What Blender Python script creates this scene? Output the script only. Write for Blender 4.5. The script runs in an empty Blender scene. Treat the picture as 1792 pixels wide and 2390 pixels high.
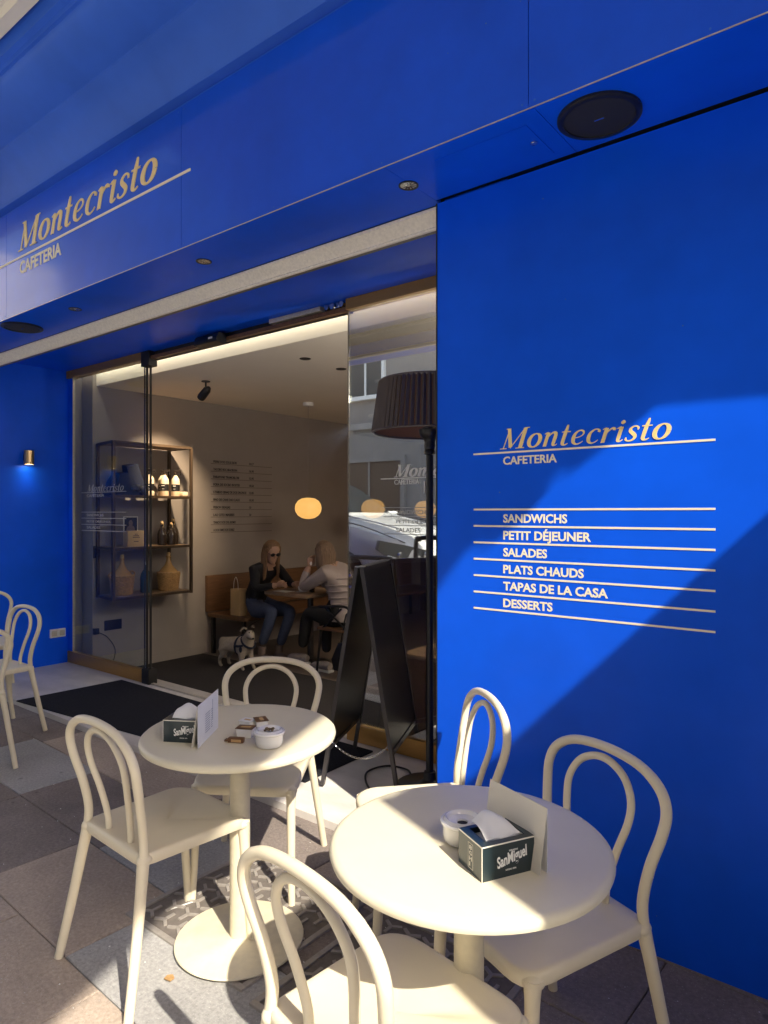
import bpy, bmesh, math, random
from mathutils import Vector, Matrix
R = math.radians
rnd = random.Random(7)
C = bpy.context.scene.collection
scene = bpy.context.scene

# ------------------------------------------------------------------ camera, sky, sun, exposure
cam_data = bpy.data.cameras.new('camera')
cam = bpy.data.objects.new('camera', cam_data); C.objects.link(cam)
cam.location = (0, 0, 1.5)
cam.rotation_euler = (R(90), 0, R(38.35))
cam_data.sensor_fit = 'HORIZONTAL'; cam_data.sensor_width = 36.0
cam_data.lens = 36.0 * 1580 / 1792
cam_data.clip_start = 0.05; cam_data.clip_end = 800
scene.camera = cam
scene.render.resolution_x = 768; scene.render.resolution_y = 1024

AZ, TAN = R(21), .95
SUN = Vector((math.cos(AZ), -math.sin(AZ), TAN)).normalized()
world = bpy.data.worlds.new('World'); scene.world = world; world.use_nodes = True
wn = world.node_tree.nodes; wl = world.node_tree.links
sky = wn.new('ShaderNodeTexSky'); sky.sky_type = 'NISHITA'; sky.sun_disc = False
sky.sun_elevation = math.asin(SUN.z); sky.sun_rotation = math.atan2(SUN.x, SUN.y)
sky.air_density = 1.0; sky.dust_density = 2.0; sky.ozone_density = .5
wl.new(sky.outputs[0], wn['Background'].inputs[0]); wn['Background'].inputs[1].default_value = 0.15
sd = bpy.data.lights.new('sun', 'SUN'); sd.energy = 2.8; sd.angle = R(0.53); sd.color = (1.0, .91, .76)
so = bpy.data.objects.new('sun', sd); C.objects.link(so)
so.rotation_euler = (-SUN).to_track_quat('-Z', 'Y').to_euler(); so.location = (6, -6, 9)
vs = scene.view_settings
scene.display_settings.display_device = 'sRGB'
vs.view_transform = 'Standard'; vs.look = 'None'; vs.gamma = 1; vs.use_curve_mapping = False
vs.exposure = 1.58
scene.render.engine = 'CYCLES'
scene.cycles.max_bounces = 10; scene.cycles.transparent_max_bounces = 12
scene.cycles.sample_clamp_indirect = 6

# ------------------------------------------------------------------ materials
def mat(name, col, rough=.5, metal=0., spec=.5, noise=0., nscale=20, bump=0., bscale=60, coat=0., emit=None, estr=0., speck=0., stain=0., stretch=None):
    m = bpy.data.materials.new(name); m.use_nodes = True
    nt = m.node_tree; N = nt.nodes; L = nt.links; p = N['Principled BSDF']
    p.inputs['Base Color'].default_value = (*col, 1); p.inputs['Roughness'].default_value = rough
    p.inputs['Metallic'].default_value = metal; p.inputs['Specular IOR Level'].default_value = spec
    p.inputs['Coat Weight'].default_value = coat; p.inputs['Coat Roughness'].default_value = .08
    if emit: p.inputs['Emission Color'].default_value = (*emit, 1); p.inputs['Emission Strength'].default_value = estr
    tc = N.new('ShaderNodeTexCoord'); vec = tc.outputs['Object']
    if stretch:
        mp = N.new('ShaderNodeMapping'); mp.inputs['Scale'].default_value = stretch
        L.new(vec, mp.inputs[0]); vec = mp.outputs[0]
    col_out = None
    def nz(s, d=4, r=.6):
        n = N.new('ShaderNodeTexNoise'); n.inputs['Scale'].default_value = s; n.inputs['Detail'].default_value = d
        n.inputs['Roughness'].default_value = r; L.new(vec, n.inputs['Vector']); return n.outputs[0]
    def ramp(src, lo, hi, p0, p1):
        r = N.new('ShaderNodeMapRange'); r.inputs[1].default_value = p0; r.inputs[2].default_value = p1
        r.inputs[3].default_value = lo; r.inputs[4].default_value = hi; L.new(src, r.inputs[0]); return r.outputs[0]
    def mul(prev, fac):
        x = N.new('ShaderNodeMix'); x.data_type = 'RGBA'; x.blend_type = 'MULTIPLY'; x.inputs[0].default_value = 1
        if prev is None: x.inputs[6].default_value = (*col, 1)
        else: L.new(prev, x.inputs[6])
        g = N.new('ShaderNodeCombineColor')
        for i in range(3): L.new(fac, g.inputs[i])
        L.new(g.outputs[0], x.inputs[7]); return x.outputs[2]
    if noise: col_out = mul(col_out, ramp(nz(nscale), 1 - noise, 1 + noise, .3, .7))
    if stain: col_out = mul(col_out, ramp(nz(2.2, 5), 1 - stain, 1 + stain * .4, .35, .65))
    if speck:
        vo = N.new('ShaderNodeTexVoronoi'); vo.inputs['Scale'].default_value = 5.5; L.new(vec, vo.inputs['Vector'])
        col_out = mul(col_out, ramp(vo.outputs['Distance'], .55, 1, .05, .085))
        v = ramp(nz(170, 2, .7), 0, 1, .64, .72)
        x = N.new('ShaderNodeMix'); x.data_type = 'RGBA'; L.new(v, x.inputs[0])
        if col_out: L.new(col_out, x.inputs[6])
        else: x.inputs[6].default_value = (*col, 1)
        x.inputs[7].default_value = (speck, speck, speck * .95, 1); col_out = x.outputs[2]
    if col_out: L.new(col_out, p.inputs['Base Color'])
    if bump:
        b = N.new('ShaderNodeBump'); b.inputs['Strength'].default_value = bump; b.inputs['Distance'].default_value = .01
        L.new(nz(bscale, 5), b.inputs['Height']); L.new(b.outputs[0], p.inputs['Normal'])
    return m

def glass_mat(name, tint, refl, rough=0.0, ior=1.45):
    m = bpy.data.materials.new(name); m.use_nodes = True
    nt = m.node_tree; N = nt.nodes; L = nt.links
    for n in list(N): N.remove(n)
    o = N.new('ShaderNodeOutputMaterial'); mx = N.new('ShaderNodeMixShader'); t = N.new('ShaderNodeBsdfTransparent')
    g = N.new('ShaderNodeBsdfGlossy'); g.inputs['Roughness'].default_value = rough
    g.inputs['Color'].default_value = (.95, 1, .98, 1)
    t.inputs[0].default_value = (*tint, 1)
    fr = N.new('ShaderNodeFresnel'); fr.inputs['IOR'].default_value = 1.45
    ma = N.new('ShaderNodeMath'); ma.operation = 'ADD'; ma.inputs[1].default_value = refl; ma.use_clamp = True
    ge = N.new('ShaderNodeNewGeometry'); mi = N.new('ShaderNodeMapRange'); mi.inputs[3].default_value = ior; mi.inputs[4].default_value = 1 / ior
    L.new(ge.outputs['Backfacing'], mi.inputs[0]); L.new(mi.outputs[0], fr.inputs['IOR'])
    L.new(fr.outputs[0], ma.inputs[0]); L.new(ma.outputs[0], mx.inputs[0])
    L.new(t.outputs[0], mx.inputs[1]); L.new(g.outputs[0], mx.inputs[2]); L.new(mx.outputs[0], o.inputs[0])
    return m

def blue_mat(name, rough, col=(.0035, .105, .88), spec=.16, coat=0.):
    m = mat(name, col, rough, spec=spec, coat=coat, noise=.09, nscale=1.1, stain=.05)
    nt = m.node_tree; N = nt.nodes; L = nt.links; p = N['Principled BSDF']
    tc = N.new('ShaderNodeTexCoord')
    n1 = N.new('ShaderNodeTexNoise'); n1.inputs['Scale'].default_value = 24; n1.inputs['Detail'].default_value = 1
    n2 = N.new('ShaderNodeTexNoise'); n2.inputs['Scale'].default_value = 1.7; n2.inputs['Detail'].default_value = 2
    L.new(tc.outputs['Object'], n1.inputs[0]); L.new(tc.outputs['Object'], n2.inputs[0])
    # dust specks and small chips
    v = N.new('ShaderNodeTexVoronoi'); v.inputs['Scale'].default_value = 7; L.new(tc.outputs['Object'], v.inputs[0])
    lt = N.new('ShaderNodeMath'); lt.operation = 'LESS_THAN'; lt.inputs[1].default_value = .018; L.new(v.outputs['Distance'], lt.inputs[0])
    mx = N.new('ShaderNodeMix'); mx.data_type = 'RGBA'; L.new(lt.outputs[0], mx.inputs[0])
    src = p.inputs['Base Color'].links[0].from_socket; L.new(src, mx.inputs[6]); mx.inputs[7].default_value = (.12, .2, .5, 1)
    L.new(mx.outputs[2], p.inputs['Base Color'])
    r = N.new('ShaderNodeMapRange'); r.inputs[3].default_value = rough - .06; r.inputs[4].default_value = rough + .1; L.new(n2.outputs[0], r.inputs[0])
    L.new(r.outputs[0], p.inputs['Roughness'])
    b = N.new('ShaderNodeBump'); b.inputs['Strength'].default_value = .03; b.inputs['Distance'].default_value = .01
    L.new(n2.outputs[0], b.inputs['Height']); L.new(b.outputs[0], p.inputs['Normal'])
    return m

M = {}
M['blue'] = blue_mat('blue_lacquer', .34)
M['blue_f'] = blue_mat('blue_fascia_lacquer', .3, (.003, .092, .80), spec=.18, coat=.32)
M['blue_soft'] = blue_mat('blue_cornice_lit', .45, (.045, .16, .75))  # same blue, lightened: bounce light on the cornice is put into the colour
M['cream'] = mat('cream_plastic', (.76, .68, .51), .42, noise=.025, nscale=9, bump=.05, bscale=300)
M['cream_top'] = mat('cream_tabletop', (.75, .69, .52), .38, noise=.03, nscale=7, bump=.04, bscale=200)
M['cream_base'] = mat('cream_painted_steel', (.74, .67, .50), .45, noise=.08, nscale=22, stain=.16)
M['gold'] = mat('gold_metal', (.52, .29, .085), .38, metal=.65, noise=.08, nscale=30, stretch=(1, 12, 12))
M['brass'] = mat('brushed_brass', (.75, .52, .27), .3, metal=.9)
M['iron_dark'] = mat('dark_cast_iron', (.15, .13, .115), .8, noise=.15, nscale=40)  # manhole plate, darker than its raised marks for contrast
M['rail'] = mat('cream_galvanised_rail', (.92, .86, .74), .5, noise=.10, nscale=70, bump=.08, bscale=90)
M['galv'] = mat('galvanised_steel', (.60, .55, .47), .42, metal=.35, noise=.14, nscale=60, bump=.1, bscale=80)
M['galv_dark'] = mat('galvanised_edge', (.26, .23, .19), .5, metal=.5, noise=.2, nscale=40)
M['black'] = mat('black_paint', (.013, .013, .015), .38, noise=.2, nscale=20)
M['board'] = mat('chalkboard_black', (.010, .010, .013), .3, noise=.3, nscale=6)
M['black_frame'] = mat('dark_frame_metal', (.07, .065, .068), .35, metal=.5)
M['rubber'] = mat('black_rubber', (.012, .011, .012), .55)
M['carpet'] = mat('charcoal_carpet', (.028, .029, .038), .95, spec=.1, noise=.5, nscale=260, bump=1.0, bscale=420, speck=.10)
M['carpet_in'] = mat('interior_grey_carpet', (.05, .045, .045), .95, spec=.1, noise=.2, nscale=180, bump=.4, bscale=300)
M['floor_in'] = mat('interior_floor', (.17, .13, .105), .5, noise=.12, nscale=8)
M['marble'] = mat('white_marble', (.62, .58, .54), .42, noise=.1, nscale=3.5, stain=.14, bump=.05, bscale=90, stretch=(1, 2.2, 1))
M['joint'] = mat('mortar_joint', (.20, .17, .145), .9, noise=.3, nscale=30, stain=.3)
M['road'] = mat('pale_street_paving', (.36, .34, .31), .85, noise=.25, nscale=90, bump=.5, bscale=160)
M['pave_tan'] = mat('tan_granite', (.43, .35, .285), .75, noise=.2, nscale=75, bump=.35, bscale=190, speck=.50, stain=.2)
M['pave_brown'] = mat('brown_granite', (.235, .195, .175), .75, noise=.22, nscale=70, bump=.35, bscale=190, speck=.42, stain=.25)
M['pave_grey'] = mat('grey_granite', (.37, .365, .36), .75, noise=.22, nscale=80, bump=.35, bscale=190, speck=.62, stain=.18)
M['iron'] = mat('cast_iron', (.34, .31, .28), .55, metal=.1, noise=.12, nscale=60, bump=.08, bscale=160, stain=.1)
M['wall_in'] = mat('interior_taupe_plaster', (.31, .275, .25), .8, noise=.04, nscale=3, bump=.08, bscale=150)
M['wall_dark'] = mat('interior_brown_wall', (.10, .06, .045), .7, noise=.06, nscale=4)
M['ceil'] = mat('interior_ceiling_paint', (.80, .75, .66), .85, noise=.02, nscale=3)
M['ceil_edge'] = mat('ceiling_edge_cream', (.88, .83, .72), .7)
M['wood'] = mat('oiled_wood', (.16, .08, .035), .45, noise=.3, nscale=7, stretch=(9, .7, 9), bump=.08, bscale=40)
M['shelf_wood'] = mat('shelf_wood', (.30, .20, .12), .5, noise=.2, nscale=8, stretch=(8, 1, 8))
M['shelf_metal'] = mat('bronze_shelf_metal', (.09, .062, .042), .4, metal=.5)
M['white'] = mat('white_plastic', (.80, .79, .76), .4)
M['paper'] = mat('white_paper', (.80, .80, .78), .8, noise=.02, nscale=12)
M['card'] = mat('card_paper', (.74, .70, .62), .7, noise=.02, nscale=12)
M['kraft'] = mat('tan_paper', (.62, .42, .2), .8)
M['ceramic'] = mat('white_ceramic', (.80, .79, .78), .16, coat=.5)
M['ash'] = mat('ash_and_butts', (.16, .11, .06), .9, noise=.6, nscale=90)
M['letter_gold'] = mat('gold_lettering', (.98, .76, .33), .42)
M['letter_cream'] = mat('cream_lettering', (.95, .87, .66), .45)
M['letter_glass'] = mat('white_vinyl_lettering', (.95, .93, .86), .5)
M['letter_thin'] = mat('grey_vinyl_lettering', (.55, .55, .52), .5)
M['letter_black'] = mat('black_lettering', (.02, .015, .012), .6)
M['letter_line'] = mat('thin_menu_rules', (.13, .095, .075), .6)
M['boxteal'] = mat('dark_green_box', (.014, .028, .034), .28, coat=.3)
M['boxside'] = mat('dark_green_box_side', (.05, .07, .068), .3, coat=.3)
M['white_print'] = mat('white_print', (.85, .85, .82), .5)
M['grey_print'] = mat('grey_print', (.33, .35, .40), .7)
M['speaker'] = mat('speaker_grille', (.022, .023, .028), .6, bump=.6, bscale=900)
M['chrome'] = mat('chrome', (.75, .74, .72), .14, metal=1.)
M['lampglow'] = mat('glowing_opal_glass', (.2, .14, .08), .4, emit=(.33, .175, .045), estr=1.0)
M['bulb'] = mat('lit_led', (1, .9, .7), .4, emit=(1, .82, .55), estr=9)
M['shade'] = mat('pleated_shade_ribbon', (.095, .075, .072), .3, coat=.2)
M['shade_in'] = mat('shade_lining', (.26, .13, .08), .7)
M['carwhite'] = mat('white_car_paint', (.85, .86, .86), .22, coat=.8)
M['carglass'] = mat('car_glass', (.02, .024, .028), .08, spec=.25)
M['carblack'] = mat('car_black_trim', (.012, .012, .013), .35)
M['tyre'] = mat('tyre_rubber', (.02, .02, .02), .8)
M['stone'] = mat('pale_render', (.24, .225, .215), .85, noise=.08, nscale=2, stain=.08)
M['facade'] = mat('cream_render', (.62, .56, .47), .85, noise=.06, nscale=2)
M['doorbrown'] = mat('brown_shutter', (.07, .045, .032), .5)
M['skin'] = mat('skin', (.45, .27, .19), .55)
M['hair'] = mat('blonde_hair', (.20, .115, .06), .75, noise=.35, nscale=90, stretch=(1, 1, .08))
M['hair2'] = mat('ash_blonde_hair', (.19, .125, .08), .75, noise=.35, nscale=90, stretch=(1, 1, .08))
M['jacket_b'] = mat('black_knit', (.012, .011, .014), .85)
M['jeans'] = mat('blue_denim', (.06, .08, .15), .85, noise=.2, nscale=60)
M['puffer'] = mat('pale_puffer_jacket', (.36, .30, .28), .6, noise=.06, nscale=20)
M['trouser'] = mat('black_trousers', (.012, .012, .014), .8)
M['suede'] = mat('grey_suede', (.20, .15, .13), .85)
M['sneaker'] = mat('grey_sneaker', (.38, .33, .30), .6, noise=.15, nscale=25)
M['fur'] = mat('cream_dog_fur', (.46, .39, .31), .9, noise=.14, nscale=40, bump=.5, bscale=120)
M['fur_d'] = mat('dark_dog_ear', (.13, .09, .07), .9)
M['wicker'] = mat('wicker', (.42, .25, .10), .7, noise=.3, nscale=60)
M['amber'] = mat('tan_demijohn_glass', (.50, .30, .12), .2)
M['darkglass'] = mat('dark_bottle_glass', (.03, .022, .018), .1, coat=.5)
M['blueglass'] = mat('blue_bottle_glass', (.05, .10, .14), .12, coat=.5)
M['navy'] = mat('navy_fabric', (.018, .022, .045), .85)
M['greyfab'] = mat('grey_fabric', (.10, .10, .12), .9)
M['creamgoods'] = mat('cream_bottle', (.80, .70, .52), .4)
M['choc'] = mat('brown_wrapper', (.16, .075, .03), .3)
M['glass_l'] = glass_mat('door_glass', (.86, .90, .90), .0, ior=1.28)
M['glass_r'] = glass_mat('filmed_door_glass', (.96, .95, .94), .40)
# awning cloth: lets part of the sun through
aw = bpy.data.materials.new('taupe_awning_cloth'); aw.use_nodes = True
N_, L_ = aw.node_tree.nodes, aw.node_tree.links
for n in list(N_): N_.remove(n)
o_ = N_.new('ShaderNodeOutputMaterial'); mx_ = N_.new('ShaderNodeMixShader'); d_ = N_.new('ShaderNodeBsdfDiffuse'); t_ = N_.new('ShaderNodeBsdfTranslucent')
d_.inputs[0].default_value = (.36, .31, .25, 1); t_.inputs[0].default_value = (.60, .50, .38, 1); mx_.inputs[0].default_value = .38
L_.new(d_.outputs[0], mx_.inputs[1]); L_.new(t_.outputs[0], mx_.inputs[2]); L_.new(mx_.outputs[0], o_.inputs[0])
M['awning'] = aw

# ------------------------------------------------------------------ mesh builder
def catmull(pts, n=6):
    P = [Vector(p) for p in pts]; out = []
    for i in range(len(P) - 1):
        p0 = P[i - 1] if i else P[0] * 2 - P[1]; p1, p2 = P[i], P[i + 1]
        p3 = P[i + 2] if i + 2 < len(P) else P[-1] * 2 - P[-2]
        for k in range(n):
            t = k / n
            out.append(.5 * ((2 * p1) + (p2 - p0) * t + (2 * p0 - 5 * p1 + 4 * p2 - p3) * t * t + (3 * p1 - p0 - 3 * p2 + p3) * t ** 3))
    out.append(P[-1]); return out

class MB:
    def __init__(s): s.v = []; s.f = []; s.m = []; s.mi = 0; s.T = None
    def add(s, vs, fs):
        b = len(s.v)
        for p in vs:
            p = Vector(p)
            if s.T is not None: p = s.T @ p
            s.v.append(p)
        for f in fs: s.f.append([b + i for i in f]); s.m.append(s.mi)
    def box(s, x0, x1, y0, y1, z0, z1, bev=0.):
        if bev <= 0:
            s.add([(x, y, z) for z in (z0, z1) for y in (y0, y1) for x in (x0, x1)],
                  [(0, 2, 3, 1), (4, 5, 7, 6), (0, 1, 5, 4), (2, 6, 7, 3), (0, 4, 6, 2), (1, 3, 7, 5)])
            return s
        bm = bmesh.new(); bmesh.ops.create_cube(bm, size=1)
        for v in bm.verts: v.co = Vector(((x0 + x1) / 2 + v.co.x * (x1 - x0), (y0 + y1) / 2 + v.co.y * (y1 - y0), (z0 + z1) / 2 + v.co.z * (z1 - z0)))
        bmesh.ops.bevel(bm, geom=bm.edges[:], offset=bev, segments=2, affect='EDGES', profile=.6)
        bm.verts.index_update(); s.add([v.co for v in bm.verts], [[v.index for v in f.verts] for f in bm.faces]); bm.free(); return s
    def bar(s, a, b, w, h, up=(0, 0, 1)):           # rectangular bar from a to b
        a, b = Vector(a), Vector(b); d = (b - a).normalized(); u = Vector(up); r = d.cross(u)
        if r.length < 1e-4: r = d.cross(Vector((1, 0, 0)))
        r.normalize(); u = r.cross(d).normalized()
        q = []
        for p in (a, b):
            for i, j in ((-1, -1), (1, -1), (1, 1), (-1, 1)): q.append(p + r * (i * w / 2) + u * (j * h / 2))
        s.add(q, [(3, 2, 1, 0), (4, 5, 6, 7), (0, 1, 5, 4), (1, 2, 6, 5), (2, 3, 7, 6), (3, 0, 4, 7)]); return s
    def tube(s, pts, r, n=10, caps=True, flat=1.0, fdir=None):
        P = [Vector(p) for p in pts]; m = len(P)
        rr = r if isinstance(r, (list, tuple)) else [r] * m
        t0 = (P[1] - P[0]).normalized(); ref = Vector((0, 0, 1)) if abs(t0.z) < .9 else Vector((1, 0, 0))
        u = t0.cross(ref).normalized(); vs = []
        for i in range(m):
            t = (P[min(i + 1, m - 1)] - P[max(i - 1, 0)]).normalized()
            u = (u - t * u.dot(t)).normalized(); w = t.cross(u)
            for k in range(n):
                a = 2 * math.pi * k / n; vs.append(P[i] + (u * math.cos(a) + w * math.sin(a)) * rr[i])
        fs = [(i * n + k, i * n + (k + 1) % n, (i + 1) * n + (k + 1) % n, (i + 1) * n + k) for i in range(m - 1) for k in range(n)]
        if caps: fs += [tuple(range(n - 1, -1, -1)), tuple((m - 1) * n + k for k in range(n))]
        s.add(vs, fs); return s
    def lathe(s, prof, c=(0, 0, 0), n=32, axis='z', close=True):
        c = Vector(c); vs = []; m = len(prof)
        for r, h in prof:
            for k in range(n):
                a = 2 * math.pi * k / n; x, y = r * math.cos(a), r * math.sin(a)
                vs.append(c + (Vector((x, y, h)) if axis == 'z' else Vector((y, h, x)) if axis == 'y' else Vector((h, x, y))))
        fs = [(i * n + k, i * n + (k + 1) % n, (i + 1) * n + (k + 1) % n, (i + 1) * n + k) for i in range(m - 1) for k in range(n)]
        if close: fs += [tuple(range(n - 1, -1, -1)), tuple((m - 1) * n + k for k in range(n))]
        s.add(vs, fs); return s
    def prism(s, poly, axis, a, b):                # poly in the two other axes (in order), extruded a..b
        def pt(p, h): return {'x': (h, p[0], p[1]), 'y': (p[0], h, p[1]), 'z': (p[0], p[1], h)}[axis]
        n = len(poly); vs = [pt(p, a) for p in poly] + [pt(p, b) for p in poly]
        s.add(vs, [tuple(range(n - 1, -1, -1)), tuple(range(n, 2 * n))] + [(i, (i + 1) % n, n + (i + 1) % n, n + i) for i in range(n)]); return s
    def loft(s, rings, cap=True):
        n = len(rings[0]); vs = [p for r in rings for p in r]
        fs = [(i * n + k, i * n + (k + 1) % n, (i + 1) * n + (k + 1) % n, (i + 1) * n + k) for i in range(len(rings) - 1) for k in range(n)]
        if cap: fs += [tuple(range(n - 1, -1, -1)), tuple((len(rings) - 1) * n + k for k in range(n))]
        s.add(vs, fs); return s
    def ell(s, c, r, nu=14, nv=9):
        c = Vector(c); vs = [c + Vector((0, 0, -r[2]))]
        for j in range(1, nv):
            p = math.pi * (j / nv - .5)
            for k in range(nu):
                a = 2 * math.pi * k / nu; vs.append(c + Vector((r[0] * math.cos(p) * math.cos(a), r[1] * math.cos(p) * math.sin(a), r[2] * math.sin(p))))
        vs.append(c + Vector((0, 0, r[2]))); L = len(vs) - 1
        fs = [(0, 1 + (k + 1) % nu, 1 + k) for k in range(nu)]
        for j in range(nv - 2):
            b = 1 + j * nu; fs += [(b + k, b + (k + 1) % nu, b + nu + (k + 1) % nu, b + nu + k) for k in range(nu)]
        b = 1 + (nv - 2) * nu; fs += [(b + k, b + (k + 1) % nu, L) for k in range(nu)]
        s.add(vs, fs); return s

def world_offset(p):
    o = Vector((0, 0, 0))
    while p is not None: o += p.location; p = p.parent
    return o
def obj(name, mb, m, parent=None, local=False, smooth=True, angle=38, fix=True):
    me = bpy.data.meshes.new(name)
    off = Vector((0, 0, 0)) if (local or parent is None) else world_offset(parent)
    me.from_pydata([tuple(p - off) for p in mb.v], [], mb.f)
    ms = m if isinstance(m, (list, tuple)) else [m]
    for k in ms: me.materials.append(M[k] if isinstance(k, str) else k)
    if len(ms) > 1: me.polygons.foreach_set('material_index', mb.m)
    if fix:
        bm = bmesh.new(); bm.from_mesh(me); bmesh.ops.recalc_face_normals(bm, faces=bm.faces[:]); bm.to_mesh(me); bm.free()
    if smooth: me.shade_smooth(); me.set_sharp_from_angle(angle=R(angle))
    me.update()
    o = bpy.data.objects.new(name, me); C.objects.link(o)
    if parent is not None: o.parent = parent
    return o
def tag(o, label, cat, group=None):
    o['label'] = label; o['category'] = cat
    if group: o['group'] = group
    return o
def thing(name, label, cat, loc=(0, 0, 0), rz=0, group=None):
    o = bpy.data.objects.new(name, None); C.objects.link(o); o.location = loc; o.rotation_euler = (0, 0, rz)
    o.empty_display_size = .1
    return tag(o, label, cat, group)
def struct(o, kind='structure'): o['kind'] = kind; return o
def copy_tree(o, parent=None):
    c = o.copy(); C.objects.link(c); c.parent = parent
    for ch in list(o.children): copy_tree(ch, c)
    return c

# ------------------------------------------------------------------ lettering
def text_mb(mb, string, T, width=None, height=None, bold=0., shear=0., depth=.0015, spacing=1.0):
    """built-in sans font turned into mesh; T maps text plane (x right, y up, z out) to the world"""
    cu = bpy.data.curves.new('t', 'FONT'); cu.body = string; cu.size = 1; cu.offset = bold; cu.extrude = .5
    cu.shear = shear; cu.space_character = spacing; cu.resolution_u = 3
    ob = bpy.data.objects.new('t', cu); C.objects.link(ob)
    me = bpy.data.meshes.new_from_object(ob.evaluated_get(bpy.context.evaluated_depsgraph_get()))
    xs = [v.co.x for v in me.vertices]; ys = [v.co.y for v in me.vertices]
    hy = max(ys) if height else 1
    sy = (height / (max(ys) - max(0, min(ys)))) if height else None
    sx = (width / (max(xs) - min(xs))) if width else sy
    if sy is None: sy = sx
    vs = [T @ Vector(((v.co.x - min(xs)) * sx, v.co.y * sy, (v.co.z + .5) * depth)) for v in me.vertices]
    mb.add(vs, [list(p.vertices) for p in me.polygons])
    bpy.data.objects.remove(ob); bpy.data.curves.remove(cu); bpy.data.meshes.remove(me)

def arc(cx, cy, rx, ry, a0, a1, w0, w1, n=10):
    return [(cx + rx * math.cos(R(a0 + (a1 - a0) * i / n)), cy + ry * math.sin(R(a0 + (a1 - a0) * i / n)), w0 + (w1 - w0) * math.sin(math.pi * i / n)) for i in range(n + 1)]
G = {   # italic serif alphabet: strokes of (x, y, width); x-height is 1
 'M': (1.62, [[(.17, 0, .06), (.24, 1.47, .06)], [(.2, 1.47, .2), (.62, .1, .22)], [(.62, .04, .05), (1.22, 1.47, .06)], [(1.25, 1.47, .24), (1.25, 0, .24)], [(-.03, .03, .06), (.4, .03, .06)], [(.98, .03, .06), (1.52, .03, .06)], [(.02, 1.47, .06), (.3, 1.47, .06)], [(1.2, 1.47, .06), (1.5, 1.47, .06)]]),
 'o': (.95, [[(x, y, .07 + .16 * abs(math.cos(R(a)))) for a in range(0, 361, 20) for x, y in [(.42 + .33 * math.cos(R(a)), .5 + .47 * math.sin(R(a)))]]]),
 'n': (1.0, [[(0, .88, .05), (.1, .95, .08), (.2, .97, .12)], [(.2, .98, .2), (.2, 0, .2)], [(.24, .62, .05), (.4, .88, .1), (.56, .96, .16), (.68, .82, .2), (.68, .3, .2), (.69, .1, .16), (.8, .05, .08), (.92, .14, .05)]]),
 't': (.66, [[(.25, 1.42, .08), (.25, 1.2, .16), (.23, .9, .2), (.22, .3, .2), (.25, .1, .17), (.38, .03, .1), (.55, .13, .05)], [(.0, .94, .07), (.52, .94, .07)]]),
 'e': (.86, [[(.18, .46, .05), (.45, .52, .06), (.62, .66, .08), (.62, .84, .1), (.48, .96, .1), (.3, .93, .1), (.15, .72, .17), (.13, .42, .21), (.2, .16, .17), (.4, .03, .1), (.6, .1, .06), (.72, .22, .05)]]),
 'c': (.80, [[(.6, .76, .16), (.62, .84, .14), (.5, .96, .08), (.32, .93, .1), (.16, .72, .17), (.13, .42, .21), (.2, .16, .17), (.38, .03, .1), (.58, .1, .06), (.7, .24, .05)]]),
 'r': (.78, [[(0, .88, .05), (.1, .95, .08), (.2, .97, .12)], [(.2, .98, .2), (.2, 0, .2)], [(.24, .6, .05), (.38, .84, .09), (.52, .95, .12), (.62, .88, .17), (.62, .8, .15)]]),
 'i': (.54, [[(0, .88, .05), (.1, .95, .08), (.2, .97, .12)], [(.2, .98, .2), (.2, .3, .2), (.22, .08, .16), (.34, .04, .09), (.46, .14, .05)], [(.2, 1.42, .05), (.2, 1.35, .2), (.2, 1.29, .23), (.2, 1.22, .2), (.2, 1.16, .05)]]),
 's': (.72, [[(.56, .72, .06), (.55, .86, .1), (.44, .96, .08), (.28, .95, .1), (.17, .82, .14), (.2, .66, .18), (.36, .5, .2), (.5, .34, .18), (.5, .16, .14), (.36, .04, .1), (.2, .03, .08), (.08, .12, .1), (.06, .26, .05)]]),
}
def script_word(mb, word, T, width, xh, depth=.0012, weight=1.0, slant=.27):
    tot = sum(G[c][0] for c in word) - .1; sx = width / tot; x = 0; lay = 0
    for c in word:
        adv, strokes = G[c]
        for st in strokes:
            pts = catmull([(p[0], p[1], p[2]) for p in st], 4) if len(st) > 2 else [Vector(p) for p in st]
            lay = (lay + 1) % 7; z = depth + lay * .00018; L, Rr = [], []
            for i, p in enumerate(pts):
                a = pts[max(i - 1, 0)]; b = pts[min(i + 1, len(pts) - 1)]
                d = Vector((b.x - a.x, b.y - a.y)); d.normalize(); nn = Vector((-d.y, d.x)) * max(p.z, .05) * weight / 2
                for S, sg in ((L, 1), (Rr, -1)):
                    X = p.x + nn.x * sg; Y = p.y + nn.y * sg
                    S.append(((x + X + slant * Y) * sx, Y * xh, z))
            n = len(pts); q = L + Rr
            q2 = [(a, b, 0) for a, b, _ in q]
            vs = [T @ Vector(v) for v in q] + [T @ Vector(v) for v in q2]
            fs = [(i, i + 1, n + i + 1, n + i) for i in range(n - 1)]
            m2 = 2 * n
            fs += [(i, m2 + i, m2 + i + 1, i + 1) for i in range(n - 1)] + [(n + i, n + i + 1, m2 + n + i + 1, m2 + n + i) for i in range(n - 1)]
            mb.add(vs, fs)
        x += adv
def TXZ(x, y, z): return Matrix.Translation((x, y, z)) @ Matrix.Rotation(R(90), 4, 'X')    # writing on a wall that faces -Y

W, GY, XR, XL = 2.364, 3.28, -1.586, -6.52     # wall plane, glass plane, right and left sides of the recess
ZS, ZI, FI = 2.804, 2.868, -.08                # outer soffit, inner soffit, interior floor

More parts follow.
